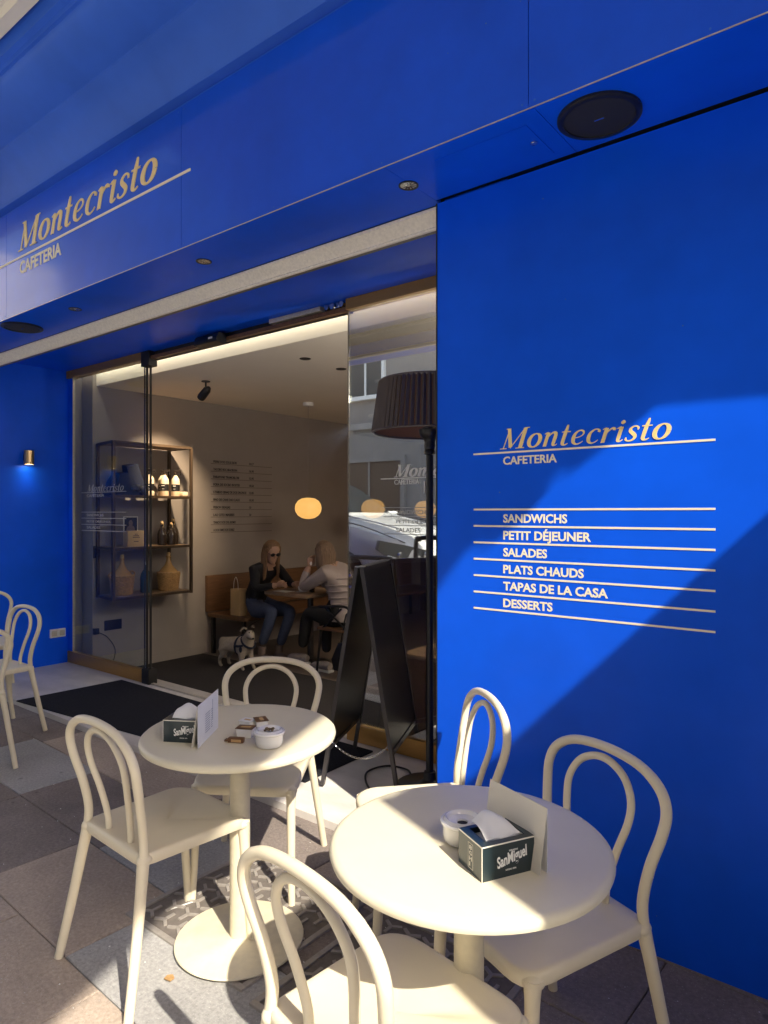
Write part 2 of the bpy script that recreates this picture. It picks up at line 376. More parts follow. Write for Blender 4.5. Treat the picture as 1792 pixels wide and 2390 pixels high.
# ------------------------------------------------------------------ ground
b = MB(); b.add([(-150, -150, -.16), (150, -150, -.16), (150, 150, -.16), (-150, 150, -.16)], [(0, 1, 2, 3)])
struct(obj('ground', b, 'road'))
b = MB()                                        # street rising towards the left
xs = [-60, -30, -12, -8, -6, -4, -2.5, 4, 60]; hh = lambda x: min(max(0, (-x - 2.5) * .075), 1.6) - .1
vs = [(x, y, hh(x)) for x in xs for y in (-9, .55)]
b.add(vs, [(2 * i, 2 * i + 2, 2 * i + 3, 2 * i + 1) for i in range(len(xs) - 1)]); struct(obj('road', b, 'road'))
b = MB(); b.box(-60, 60, .42, .60, -.16, -.002, .01); struct(obj('kerb', b, 'pave_grey'))
b = MB(); b.box(-12, 6, .6, 2.7, -.16, -.012); pav = struct(obj('pavement', b, 'joint'))
b = MB(); b.box(-60, -12, .6, 2.7, -.16, -.003); struct(obj('pavement', b, 'pave_brown'))
b = MB(); b.box(6, 60, .6, 2.7, -.16, -.003); struct(obj('pavement', b, 'pave_brown'))
# granite slabs one by one
rot = Matrix.Rotation(R(-2.4), 4, 'Z'); piv = Vector((-3, 1.5, 0))
rows = [.294, .725, 1.156, 1.588, 2.020, 2.452]
anchor = {0: -3.1, 1: -2.62, 2: -2.25, 3: -3.76, 4: -2.9, 5: -3.3}
rs = random.Random(21)
for ri, y0 in enumerate(rows):
    cuts = [anchor[ri]]
    while cuts[-1] < 1.6: cuts.append(cuts[-1] + (.86 if (ri == 2 and len(cuts) == 1) else rs.choice((.62, .74, .88, .70))))
    while cuts[0] > -9.2: cuts.insert(0, cuts[0] - (.86 if (ri == 3 and cuts[0] > -3.8) else rs.choice((.62, .74, .88, .70))))
    for x, x1 in zip(cuts, cuts[1:]):
        u = rs.random(); cx = (x + x1) / 2
        k = 'pave_tan' if u < .30 else 'pave_brown' if u < .90 else 'pave_grey'
        if (ri == 3 and -4.6 < cx < -3.76) or (ri == 2 and -2.25 < cx < -1.4): k = 'pave_grey'
        elif ri <= 1 and -3 < cx < -1: k = 'pave_tan'
        elif ri == 4 and -2.4 < cx < -1.1: k = 'pave_tan'
        elif cx > -1.3: k = 'pave_brown'
        dz = rs.uniform(-.0012, .0012); b = MB()
        a0, a1, c0, c1 = x + .0025, x1 - .0025, y0 + .0025, y0 + .4290
        tp = 0 + dz; e = .003
        ring = lambda s_, z_: [piv + rot @ (Vector((px, py, z_)) - piv) for px, py in ((a0 + s_, c0 + s_), (a1 - s_, c0 + s_), (a1 - s_, c1 - s_), (a0 + s_, c1 - s_))]
        b.loft([ring(0, -.03), ring(0, tp - e), ring(e, tp)])
        if all(.6 < p.y < 3.0 for p in b.v): obj('paving_slab', b, k, pav, smooth=False)
# manhole covers with raised Y pattern
def cover(x0, x1, y0, y1, label):
    t = thing('manhole_cover', label, 'manhole cover', ((x0 + x1) / 2, (y0 + y1) / 2, 0), 0, 'patterned manhole covers under the tables')
    b = MB(); fr = .022
    for q in ((x0, x1, y0, y0 + fr), (x0, x1, y1 - fr, y1), (x0, x0 + fr, y0 + fr, y1 - fr), (x1 - fr, x1, y0 + fr, y1 - fr)): b.box(*q, -.02, .008, .002)
    obj('frame', b, 'iron', t)
    b = MB(); b.box(x0 + fr + .004, x1 - fr - .004, y0 + fr + .004, y1 - fr - .004, -.02, .0035); obj('plate', b, 'iron_dark', t)
    s = .082; j = 0; y = y0 + .07; mesh = None
    while y < y1 - .055:
        x = x0 + .065 + (s / 2 if j % 2 else 0)
        while x < x1 - .06:
            if mesh is None:
                b = MB()
                for k in range(3):
                    a = R(90 + 120 * k); b.bar((0, 0, 0), (math.cos(a) * .040, math.sin(a) * .041, 0), .012, .008)
                mk = obj('raised_mark', b, 'iron', t, local=True, smooth=False); mesh = mk.data
            else: mk = bpy.data.objects.new('raised_mark', mesh); C.objects.link(mk); mk.parent = t
            mk.location = (x - (x0 + x1) / 2, y - (y0 + y1) / 2, .0048); mk.rotation_euler = (0, 0, R(60) * (j % 2))
            x += s
        y += s * .87; j += 1
cover(-2.32, -1.66, 1.38, 2.03, 'cast iron manhole cover with raised Y pattern under the round table nearer the doorway')
cover(-1.60, -.98, 1.36, 2.01, 'cast iron manhole cover beside the wall under the table with the blue wall behind')

# ------------------------------------------------------------------ the cafe building
bld = thing('cafe_building', 'blue lacquered cafe shopfront with open glass doorway and projecting fascia', 'building', (0, W, 0))
def P(name, fn, m, parent=bld, **k):
    b = MB(); fn(b); return obj(name, b, m, parent, **k)
P('wall_panel', lambda b: b.box(XR, 1.2, W, W + .05, -.05, ZS - .012), 'blue')
P('wall_edge_trim', lambda b: b.box(XR - .004, XR + .001, W - .003, W + .05, .04, ZS - .012), 'rubber')
P('doorway_side_wall', lambda b: b.box(XR + .003, XR + .3, W + .052, 3.5, -.05, 3.2), 'blue')
P('doorway_side_wall', lambda b: b.box(XL - .3, XL, 2.42, 3.285, -.05, 3.0), 'blue')
P('interior_return', lambda b: b.box(XL - .3, XL, 3.287, 3.44, -.05, 3.0), 'wall_in')
P('wall_panel', lambda b: b.box(-12, XL - .302, W, W + .05, -.05, ZS - .012), 'blue')
# fascia panels
for x0, x1 in ((-12, -8.7), (-8.7, -6.8), (-6.8, -4.85), (-4.85, -2.872), (-2.872, -.994), (-.994, 1.2)):
    P('fascia_panel', lambda b: b.box(x0 + .0015, x1 - .0015, 2.01, 2.035, ZS + .002, 3.51), 'blue_f')
P('fascia_backing', lambda b: b.box(-12, 1.2, 2.037, 2.06, ZS + .003, 3.60), 'blue')
P('fascia_edge', lambda b: b.box(-12, 1.2, 2.0065, 2.0095, ZS - .001, ZS + .0022), 'galv')
P('soffit_backing', lambda b: b.box(-12, 1.2, 2.062, W + .30, ZS + .022, ZS + .05), 'rubber')
P('soffit_backing', lambda b: b.box(-12, 1.2, W + .12, 3.33, ZI + .022, ZI + .05), 'rubber')
P('soffit_end', lambda b: b.box(1.201, 1.22, 2.01, 3.45, ZS, 4.1), 'blue')
# rivets of the fascia
def riv(b):
    for jx in (-4.85, -2.872, -.994):
        for dx in (-.022, .022):
            for z in (ZS + .022, 3.49): b.lathe([(.004, 0), (.004, -.0012), (.0025, -.002)], (jx + dx, 2.0098, z), 8, 'y')
    for x in (-4.4, -3.6, -2.2, -1.6, -.45, -.05, -5.5): b.lathe([(.0035, 0), (.0035, -.0012), (.002, -.002)], (x, 2.0098, ZS + .02), 8, 'y')
P('rivet', riv, 'blue_soft')['kind'] = 'stuff'
# outer soffit (with a groove towards the wall), in panels
P('soffit_panel', lambda b: b.box(-.974, 1.2, 2.012, W - .006, ZS, ZS + .02), 'blue')
P('soffit_panel', lambda b: b.box(XR - .002, -.9765, 2.012, W - .006, ZS, ZS + .02), 'blue')
P('soffit_panel', lambda b: b.box(-12, XR - .004, 2.012, W + .032, ZS, ZS + .02), 'blue')
hatch = P('soffit_hatch', lambda b: b.box(-1.41, -1.04, 2.085, 2.31, ZS - .0025, ZS - .0005), 'blue')
P('screw', lambda b: b.lathe([(.013, 0), (.013, -.003), (.008, -.006)], (-1.067, 2.2, ZS - .0025), 16), 'chrome', hatch)
# shutter rail: galvanised guide along the doorway head
def rail(b):
    b.prism([(W + .034, ZS - .004), (W + .034, ZS - .016), (W + .042, ZS - .020), (W + .078, ZS - .066), (W + .072, ZS - .072), (W + .078, ZS - .080), (W + .088, ZS - .080), (W + .088, ZS - .004)], 'x', XL - 1, XR)
P('shutter_rail', rail, 'rail')
P('shutter_rail_underside', lambda b: b.box(XL - 1, XR, W + .089, W + .115, ZS - .078, ZS - .066), 'galv_dark')
P('inner_soffit', lambda b: b.box(XL + .001, XR, W + .117, 3.321, ZI, ZI + .02), 'blue')
P('header_back', lambda b: b.box(XL + .001, XR, 3.331, 3.337, ZI + .002, 2.989), 'ceil_edge')
P('rail_back', lambda b: b.box(XL + .001, XR, W + .108, W + .116, ZS - .06, ZI + .02), 'blue')
# cornice above the fascia, lapped profile swept along the street
prof = [(2.036, 3.512), (2.036, 3.545), (1.985, 3.548), (1.975, 3.556), (1.955, 3.585), (1.925, 3.622), (1.89, 3.657), (1.85, 3.688), (1.815, 3.708),
        (1.803, 3.716), (1.80, 3.726), (1.785, 3.731), (1.74, 3.746), (1.69, 3.766), (1.64, 3.789), (1.60, 3.812), (1.582, 3.826), (1.575, 3.838), (1.558, 3.838), (1.555, 3.862),
        (1.525, 3.866), (1.52, 3.92), (1.50, 3.96), (1.50, 4.10), (2.036, 4.10)]
def corn(b):
    n = len(prof); vs = [(-12, y, z) for y, z in prof] + [(1.2, y, z) for y, z in prof]
    b.add(vs, [(i, i + 1, n + i + 1, n + i) for i in range(n - 1)] + [tuple(range(n - 1, -1, -1)), tuple(range(n, 2 * n))])
P('cornice', corn, 'blue_soft', angle=24)
P('upper_wall', lambda b: b.box(-12, 1.2, 2.0, 2.3, 4.105, 7.5), 'facade')
P('upper_wall', lambda b: b.box(1.25, 14, 2.3, 2.6, -.05, 7.5), 'facade')
P('upper_wall', lambda b: b.box(-40, -12.05, 2.3, 2.6, -.05, 7.5), 'facade')
P('roof', lambda b: b.box(-40, 14, 2.61, 12, 7.45, 7.6), 'facade')
# cream cassette at the top of the cornice
cas = thing('awning_cassette', 'cream ribbed awning cassette above the blue cornice', 'awning cassette', (-5, 1.45, 3.95))
b = MB(); b.prism([(1.49, 3.905), (1.43, 3.905), (1.415, 3.93), (1.40, 3.93), (1.385, 3.96), (1.385, 4.0), (1.37, 4.005), (1.35, 4.06), (1.35, 4.14), (1.49, 4.14)], 'x', -12, 1.2)
obj('housing', b, 'ceil_edge', cas)
# awnings that shade the terrace
def awning(label, x0, x1, z0, sl, ytop, ybot):
    t = thing('awning', label, 'awning', (x0, ytop, z0 + sl * ytop))
    b = MB(); n = 10; 
    def g(o):
        return [(x, y, z0 + sl * y + o) for x in (x0, x1) for y in [ytop + (ybot - ytop) * i / n for i in range(n + 1)]]
    lo, up = g(0), g(.004); k = n + 1
    b.add(lo + up, [(i, i + 1, k + i + 1, k + i) for i in range(n)] + [(2 * k + i, 3 * k + i, 3 * k + i + 1, 2 * k + i + 1) for i in range(n)])
    obj('canopy', b, 'awning', t, fix=False)
    b = MB(); b.box(x0, x1, ybot - .05, ybot - .005, z0 + sl * ybot - .06, z0 + sl * ybot + .03, .01); obj('front_bar', b, 'white', t)
    b = MB(); b.box(x0, x1, ytop + .005, ytop + .12, z0 + sl * ytop - .04, z0 + sl * ytop + .10, .01); obj('roller', b, 'white', t)
awning('large taupe canvas awning hung high above the cafe terrace', -5.3, 2.2, 4.58, .49, 1.95, -1.25)
scr = thing('side_screen', 'tall solid terrace screen standing out from the wall at the right end of the shop', 'screen', (1.25, 1.5, 0))
P('panel', lambda b: b.box(1.225, 1.275, .53, 2.30, .05, 3.12, .006), 'white', scr)
P('post', lambda b: b.box(1.215, 1.285, .50, .53, 0, 3.12, .004), 'black_frame', scr)

# ------------------------------------------------------------------ threshold, mats
b = MB()
b.box(XL + .002, XR + .002, W - .012, 3.42, -.1, .038, .004); th = struct(obj('threshold', b, 'marble'))
b = MB(); pts = [(-5.46, 2.335), (-2.60, 2.60), (-2.61, 3.19), (-5.42, 3.19)]
b.loft([[(x, y, .0385) for x, y in pts], [(x, y, .047) for x, y in pts], [(x + (.004 if x < -4 else -.004), y + (.004 if y < 3 else -.004), .049) for x, y in pts]])
tag(obj('door_mat', b, 'carpet'), 'charcoal carpet mat lying across the marble doorstep', 'mat')
b = MB(); b.box(-6.6, 2.3, 3.42, 4.68, FI - .05, FI); struct(obj('interior_carpet', b, 'carpet_in'))
b = MB(); b.box(-6.6, 2.3, 4.68, 9.2, FI - .05, FI + .001); struct(obj('interior_floor', b, 'floor_in'))
P('floor_step', lambda b: b.box(XL, 2.3, 3.4205, 3.43, FI, .02), 'galv_dark')
# interior shell
P('interior_wall', lambda b: b.box(-6.5, -6.3, 3.401, 9.2, FI - .04, 3.1), 'wall_in')
P('interior_wall', lambda b: b.box(-6.5, 2.4, 8.9, 9.1, FI - .04, 3.1), 'wall_dark')
P('interior_wall', lambda b: b.box(2.3, 2.4, 3.5, 8.9, FI - .04, 3.1), 'wall_dark')
P('interior_wall', lambda b: b.box(XR + .301, 2.3, 3.45, 3.5, FI - .04, 3.1), 'wall_dark')
P('ceiling', lambda b: b.box(-6.299, 2.3, 3.452, 7.2, 2.73, 2.78), 'ceil')
P('ceiling_edge', lambda b: b.box(-6.299, 2.3, 3.440, 3.451, 2.728, 2.99), 'ceil_edge')
P('ceiling', lambda b: b.box(-6.299, 2.3, 7.26, 8.9, 2.60, 2.65), 'wall_dark')
P('ceiling_beam', lambda b: b.box(-5.4, 2.3, 7.201, 7.259, 2.56, 2.729), 'ceil')
P('ceiling_box', lambda b: b.box(-6.6, 2.3, 3.2, 3.439, 2.99, 3.01), 'ceil')
P('skirting_board', lambda b: b.box(-6.299, -6.285, 3.43, 4.70, FI, FI + .07), 'wall_in')

# ------------------------------------------------------------------ glass doors
def lines(b, x0, x1, y, zs, h=.0075, d=.0012):
    for z in zs: b.box(x0, x1, y - d, y, z - h / 2, z + h / 2)
rows_ = ['SANDWICHS', 'PETIT DÉJEUNER', 'SALADES', 'PLATS CHAUDS', 'TAPAS DE LA CASA', 'DESSERTS']
dl = thing('sliding_glass_door', 'clear glass door pane left of the doorway with brass rails and shop lettering', 'glass door', (-5.8, GY, .04), group='glass doors of the cafe')
P('glass_pane', lambda b: b.box(-6.43, -5.19, GY, GY + .010, .15, 2.795), 'glass_l', dl)
P('bottom_rail', lambda b: b.box(-6.515, -5.19, GY - .02, GY + .03, .04, .148, .003), 'gold', dl)
P('top_rail', lambda b: b.box(-6.515, -5.19, GY - .03, GY + .04, 2.797, 2.866), 'gold', dl)
P('frame_post', lambda b: b.box(-6.518, -6.442, GY - .006, GY + .02, .149, 2.796), 'blue', dl)
P('edge_seal', lambda b: b.box(-6.441, -6.434, GY - .006, GY + .016, .15, 2.796), 'galv', dl)
b = MB(); script_word(b, 'Montecristo', TXZ(-6.17, GY, 1.690), .62, .044, .001, .8); text_mb(b, 'CAFETERIA', TXZ(-6.18, GY, 1.640), .31, .026, .005, depth=.001)
lines(b, -6.278, -5.50, GY, [1.683, 1.499, 1.442, 1.383, 1.326], .006)
for k, z in enumerate((1.460, 1.402, 1.344)): text_mb(b, rows_[k], TXZ(-6.18, GY, z), [.30, .42, .24][k], .024, .01, depth=.001)
obj('lettering', b, 'letter_thin', dl)
for i, x in enumerate((-5.235, -5.182, -5.129)):
    P('pane_edge', lambda b: b.box(x - .0035, x + .0035, GY + .0105 if i == 0 else GY - .004, GY + .020 if i == 0 else GY + .014, .15, 2.80), 'rubber', dl)
P('rail_end', lambda b: b.box(-5.21, -5.10, GY - .032, GY + .05, .04, .165, .004), 'rubber', dl)
P('rail_end', lambda b: b.box(-5.22, -5.10, GY - .032, GY + .05, 2.74, 2.866, .004), 'rubber', dl)
dr = thing('sliding_glass_door', 'reflective glass door pane right of the doorway behind the pleated lamp', 'glass door', (-2.25, GY, .04), group='glass doors of the cafe')
P('glass_pane', lambda b: b.box(-2.885, XR, GY, GY + .010, .15, 2.795), 'glass_r', dr)
P('bottom_rail', lambda b: b.box(-2.885, XR, GY - .02, GY + .03, .04, .148, .003), 'gold', dr)
P('top_rail', lambda b: b.box(-2.885, XR, GY - .03, GY + .04, 2.797, 2.866), 'gold', dr)
P('pane_edge', lambda b: b.box(-2.891, -2.886, GY - .003, GY + .013, .15, 2.796), 'galv_dark', dr)
b = MB(); script_word(b, 'Montecristo', TXZ(-2.514, GY, 1.712), .62, .050, .001, 1.25); text_mb(b, 'CAFETERIA', TXZ(-2.514, GY, 1.667), .185, .030, .008, depth=.001)
lines(b, -2.62, -1.72, GY, [1.704], .006)
obj('lettering', b, 'letter_glass', dr)
b = MB(); lines(b, -2.60, -1.72, GY, [1.527, 1.473, 1.418, 1.366], .004)
for k, z in enumerate((1.487, 1.432, 1.378)): text_mb(b, rows_[k], TXZ(-2.50, GY, z), [.24, .32, .18][k], .026, .01, depth=.001)
obj('menu_lettering', b, 'letter_thin', dr)
P('door_track', lambda b: b.box(-5.10, -2.89, GY - .012, GY + .018, .038, .052, .002), 'galv')
# opened header with its sliding mechanism between the panes
P('header_slot', lambda b: b.box(-5.10, -2.89, GY + .03, GY + .05, 2.79, 2.867), 'rubber')
P('header_profile', lambda b: (b.box(-5.10, -2.89, GY - .012, GY + .028, 2.795, 2.803), b.box(-5.10, -2.89, GY - .014, GY - .006, 2.803, 2.822), b.box(-5.10, -2.89, GY + .004, GY + .010, 2.803, 2.816)), 'wood')
P('motor_cover', lambda b: b.box(-3.62, -3.12, GY - .02, GY + .028, 2.835, 2.866, .003), 'galv')
def gears(b):
    for x, r in ((-3.06, .018), (-3.01, .022), (-2.96, .014), (-2.93, .02)): b.lathe([(r, -.02), (r, 0), (r * .5, .002)], (x, GY - .005, 2.845), 14, 'y')
    b.box(-3.0, -2.95, GY - .018, GY + .02, 2.827, 2.834)
P('pulley', gears, 'chrome')
sn = thing('door_sensor', 'small black motion sensor box above the open doorway', 'sensor', (-4.25, GY - .05, 2.81))
P('sensor_body', lambda b: b.prism([(GY - .09, 2.835), (GY - .105, 2.80), (GY - .10, 2.775), (GY - .03, 2.765), (GY - .013, 2.78), (GY - .013, 2.845), (GY - .08, 2.845)], 'x', -4.38, -4.10), 'black', sn)
P('sensor_lens', lambda b: b.box(-4.20, -4.15, GY - .1065, GY - .104, 2.80, 2.815), 'white', sn)

# ------------------------------------------------------------------ signs on the blue shopfront
ws = thing('wall_sign', 'gold and cream cafe name above a lined menu list on the blue wall', 'sign', (-1.0, W, 1.1))
b = MB(); script_word(b, 'Montecristo', TXZ(-1.288, W, 1.745),   .628, .0525, .0008, 1.0); obj('name_lettering', b, 'letter_gold', ws)
b = MB(); b.box(-1.410, -.514, W - .0012, W, 1.7285, 1.7355); obj('underline', b, 'letter_cream', ws)
b = MB(); text_mb(b, 'CAFETERIA', TXZ(-1.276, W, 1.685), .222, .031, .022, depth=.002); obj('subtitle_lettering', b, 'letter_cream', ws)
for k in range(7):
    z = 1.510 - k * .0659; b = MB(); b.box(-1.409, -.514, W - .0012, W, z - .0035, z + .0035); obj('menu_rule', b, 'letter_cream', ws)
for k, (s, w) in enumerate(zip(rows_, (.262, .352, .183, .325, .413, .205))):
    b = MB(); h = .0325 if k != 1 else .0415
    text_mb(b, s, TXZ(-1.276, W, 1.510 - (k + 1) * .0659 + .0155), w, h, .028, depth=.0008); obj('menu_line', b, 'letter_cream', ws)
fs_ = thing('fascia_sign', 'large gold and cream cafe name with long underline on the projecting blue fascia', 'sign', (-4, 2.01, 3.1))
b = MB(); script_word(b, 'Montecristo', TXZ(-4.66, 2.01, 3.215), 1.56, .118, .004, 1.0, .24); obj('name_lettering', b, 'letter_gold', fs_)
b = MB(); b.box(-4.985, -2.795, 2.006, 2.01, 3.168, 3.181); obj('underline', b, 'letter_cream', fs_)
b = MB(); text_mb(b, 'CAFETERIA', TXZ(-4.645, 2.01, 3.066), .555, .078, .025, depth=.003); obj('subtitle_lettering', b, 'letter_cream', fs_)

# ------------------------------------------------------------------ speakers, downlights, lamps outside
def speaker(x, y, r, label):
    t = thing('ceiling_speaker', label, 'speaker', (x, y, ZS), group='round speakers in the blue soffit')
    P('rim', lambda b: b.lathe([(r, 0), (r, -.008), (r - .006, -.012), (r - .02, -.012), (r - .022, -.004)], (x, y, ZS), 48, close=False), 'black', t)
    P('grille', lambda b: b.lathe([(r - .02, 0), (r - .02, -.008), (r * .5, -.0105), (.001, -.0115)], (x, y, ZS), 48), 'speaker', t)
    P('maker_plate', lambda b: b.box(x - .016, x + .016, y - .003, y + .003, ZS - .0135, ZS - .0118), 'chrome', t)
speaker(-.827, 2.185, .134, 'big round black speaker in the soffit above the menu wall')
speaker(-4.96, 2.16, .134, 'round black speaker in the soffit at the far left end')
dlp = None
for x, lab in ((-1.60, 'round downlight nearest the wall corner in the blue soffit'), (-2.92, 'middle of the three round downlights in the blue soffit'), (-4.255, 'farthest left round downlight in the blue soffit')):
    if dlp is None:
        t = thing('downlight', lab, 'downlight', (0, 0, 0), group='recessed downlights in the blue soffit')
        b = MB(); b.lathe([(.040, 0), (.040, -.003), (.034, -.003), (.033, 0)], n=28, close=False); obj('trim_ring', b, 'black', t, local=True)
        b = MB(); b.lathe([(.0335, -.001), (.030, .0), (.028, .001)], n=24, close=False)
        for k in range(12):
            a = k * R(30); b.bar((.032 * math.cos(a), .032 * math.sin(a), -.0022), (.008 * math.cos(a), .008 * math.sin(a), -.0008), .007, .001)
        obj('reflector', b, 'chrome', t, local=True)
        b = MB(); b.lathe([(.033, -.0002), (.033, -.0006), (.001, -.0007)], n=24); obj('recess', b, 'galv', t, local=True)
        dlp = t
    else: t = copy_tree(dlp); t['label'] = lab
    t.location = (x, 2.18, ZS - .0002)
wlamp = thing('wall_lamp', 'small brass cylinder wall lamp shining down on the blue side wall', 'wall lamp', (XL + .06, 2.87, 2.0))
P('shade', lambda b: b.lathe([(.040, -.06), (.043, -.062), (.043, .066), (.041, .068), (.001, .068)], (XL + .07, 2.87, 2.0), 28, close=False), 'brass', wlamp)
P('mount', lambda b: b.box(XL, XL + .03, 2.85, 2.89, 1.97, 2.03), 'black', wlamp)
P('bulb', lambda b: b.lathe([(.036, 0), (.036, .004)], (XL + .07, 2.87, 1.942), 20), 'bulb', wlamp)
ld = bpy.data.lights.new('wall_lamp_light', 'SPOT'); ld.energy = .35; ld.spot_size = R(120); ld.spot_blend = .8; ld.color = (.72, .8, 1); ld.shadow_soft_size = .03
lo = bpy.data.objects.new('wall_lamp_light', ld); C.objects.link(lo); lo.location = (XL + .075, 2.87, 1.925); lo.rotation_euler = (0, R(-12), 0)
# double socket on the side wall and the sockets and cable behind the glass
t = thing('power_socket', 'white double power socket low on the blue side wall', 'socket', (XL, 3.16, .34))
for y0, in ((3.09,), (3.165,)):
    p_ = P('socket_plate', lambda b: b.box(XL, XL + .022, y0, y0 + .072, .295, .375, .004), 'white', t)
    P('socket_cover', lambda b: b.box(XL + .0225, XL + .027, y0 + .012, y0 + .060, .31, .36, .004), 'galv', p_)
for (y0, y1, z0, z1, lab) in ((3.52, 3.70, .33, .43, 'wide black socket plate low on the interior wall under the shelf'), (3.405, 3.47, 1.05, 1.17, 'small black switch plate on the interior wall left of the shelf')):
    t = thing('wall_plate', lab, 'socket', (-6.3, y0, z0)); P('plate', lambda b: b.box(-6.299, -6.285, y0, y1, z0, z1, .003), 'black', t)
    P('switch', lambda b: b.box(-6.284, -6.280, y0 + .01, y0 + (y1 - y0) * .45, z0 + .015, z1 - .015, .002), 'rubber', t)
t = thing('power_cable', 'thin black cable curling down from a plug behind the left glass', 'cable', (-6.29, 3.42, .3))
P('plug', lambda b: b.box(-6.298, -6.26, 3.40, 3.45, .31, .37, .004), 'black', t)
P('wire', lambda b: b.tube(catmull([(-6.26, 3.44, .33), (-6.2, 3.50, .28), (-6.17, 3.56, .16), (-6.2, 3.55, .03), (-6.24, 3.47, -.04), (-6.27, 3.44, FI + .004)], 6), .004, 6), 'rubber', t)

# ------------------------------------------------------------------ chairs
def rounded(w0, w1, y0, y1, r, n=5):          # trapezoid outline: width w0 at y0, w1 at y1
    cs = [(-w0 / 2, y0), (w0 / 2, y0), (w1 / 2, y1), (-w1 / 2, y1)]; out = []
    rr = r if isinstance(r, (list, tuple)) else [r] * 4
    for i in range(4):
        p = Vector(cs[i]); a = (Vector(cs[i - 1]) - p).normalized(); c = (Vector(cs[(i + 1) % 4]) - p).normalized()
        q0, q1 = p + a * rr[i], p + c * rr[i]
        for k in range(n + 1):
            s = k / n; out.append((q0 * (1 - s) ** 2 + p * 2 * s * (1 - s) + q1 * s * s))
    return out
def seat_mb():
    b = MB(); o = rounded(.385, .425, -.205, .215, [.05, .05, .09, .09], 6)
    def ring(k, z, dish=0):
        return [(p.x * k, p.y * k, z + dish - .010 * math.exp(-((p.y - .215) / .05) ** 2)) for p in o]
    b.loft([ring(.93, .418), ring(.985, .420), ring(1.0, .428), ring(1.0, .445), ring(.985, .4525), ring(.955, .455), ring(.90, .4535), ring(.7, .450), ring(.35, .448), ring(.05, .447)])
    for sx in (-1, 1):                         # bulges that carry the back posts and the legs
        b.ell((sx * .180, -.186, .436), (.022, .026, .0195)); b.ell((sx * .183, .176, .424), (.027, .030, .020))
    return b
def chair_proto(label):
    t = thing('bistro_chair', label, 'chair', group='cream bentwood style bistro chairs')
    obj('seat', seat_mb(), 'cream', t, local=True, angle=50)
    half = [(.186, -.190, .425), (.180, -.188, .50), (.190, -.203, .59), (.210, -.224, .675), (.214, -.236, .735), (.186, -.243, .785), (.115, -.247, .822), (0, -.249, .834)]
    path = catmull(half + [(-x, y, z) for x, y, z in half[-2::-1]], 5)
    b = MB(); b.tube(path, [.0142 if abs(p.x) > .15 else .0135 for p in path], 12); obj('back_hoop', b, 'cream', t, local=True)
    half = [(.072, -.172, .440), (.074, -.174, .50), (.092, -.191, .59), (.112, -.210, .665), (.114, -.222, .72), (.089, -.232, .768), (.048, -.237, .796), (0, -.239, .806)]
    path = catmull(half + [(-x, y, z) for x, y, z in half[-2::-1]], 5)
    b = MB(); b.tube(path, .0108, 10); obj('inner_hoop', b, 'cream', t, local=True)
    for sx in (-1, 1):
        b = MB(); b.tube(catmull([(sx * .181, -.189, .44), (sx * .194, -.205, .34), (sx * .212, -.232, .18), (sx * .232, -.266, 0)], 4), [.019, .0185, .018, .0175, .017, .017, .0165, .016, .016, .0155, .015, .015, .0145], 12); obj('leg', b, 'cream', t, local=True)
        b = MB(); b.tube(catmull([(sx * .186, .180, .432), (sx * .188, .185, .34), (sx * .191, .194, .18), (sx * .196, .208, 0)], 4), [.024, .021, .019, .018, .0175, .017, .0165, .016, .0155, .015, .0145, .014, .0135], 12); obj('leg', b, 'cream', t, local=True)
    return t
chairs = [
 (-2.028, 1.362, .05, 1.0, 'cream bistro chair left of the table with the ashtray and small snacks'),
 (-2.155, 1.875, .54, -.84, 'cream bistro chair behind the farther table with its back to the doorway'),
 (-.795, 1.665, -.39, -.92, 'cream bistro chair right of the nearer table with its back to the blue wall'),
 (-.868, 1.135, .15, .99, 'cream bistro chair nearest the camera at the bottom edge'),
 (-1.385, 1.965, -.65, -.76, 'cream bistro chair beside the doorway corner half hidden behind the nearer table'),
 (-4.93, 1.93, .03, -1.0, 'cream bistro chair at the left in front of the blue side wall'),
 (-5.93, 2.27, .93, -.36, 'cream bistro chair farthest left touching the frame edge by the wall lamp'),
 (-4.43, 1.56, -1.0, .08, 'cream bistro chair cut off by the left edge of the photo, nearest of that group')]
proto = None
for (x, y, fx, fy, lab) in chairs:
    if proto is None: proto = c_ = chair_proto(lab)
    else: c_ = copy_tree(proto); c_['label'] = lab
    c_.location = (x, y, .001 if y < 2.1 or x > -5.5 else .001); c_.rotation_euler = (0, 0, math.atan2(-fx, fy))

# ------------------------------------------------------------------ tables
TZ = .737
def table(x, y, r, label):
    t = thing('round_table', label, 'table', (x, y, 0), group='cream round pedestal tables')
    b = MB(); b.lathe([(r * .9, -.03), (r - .012, -.0295), (r - .003, -.024), (r, -.015), (r - .002, -.007), (r - .008, -.0015), (r - .018, 0), (r * .5, 0), (.001, 0)], (x, y, TZ), 72); obj('tabletop', b, 'cream_top', t)
    P('post', lambda b: b.lathe([(.035, .011), (.035, TZ - .04), (.05, TZ - .031)], (x, y, 0), 32), 'cream_base', t)
    P('base', lambda b: b.lathe([(.22, .0005), (.2215, .003), (.22, .007), (.21, .0085), (.06, .0105), (.045, .014), (.038, .016)], (x, y, 0.0095), 64), 'cream_base', t)
table(-1.865, 1.545, .335, 'cream round cafe table with the ashtray, snacks and a menu card, farther from the camera')
table(-.825, 1.362, .325, 'cream round cafe table nearest the camera beside the blue wall')

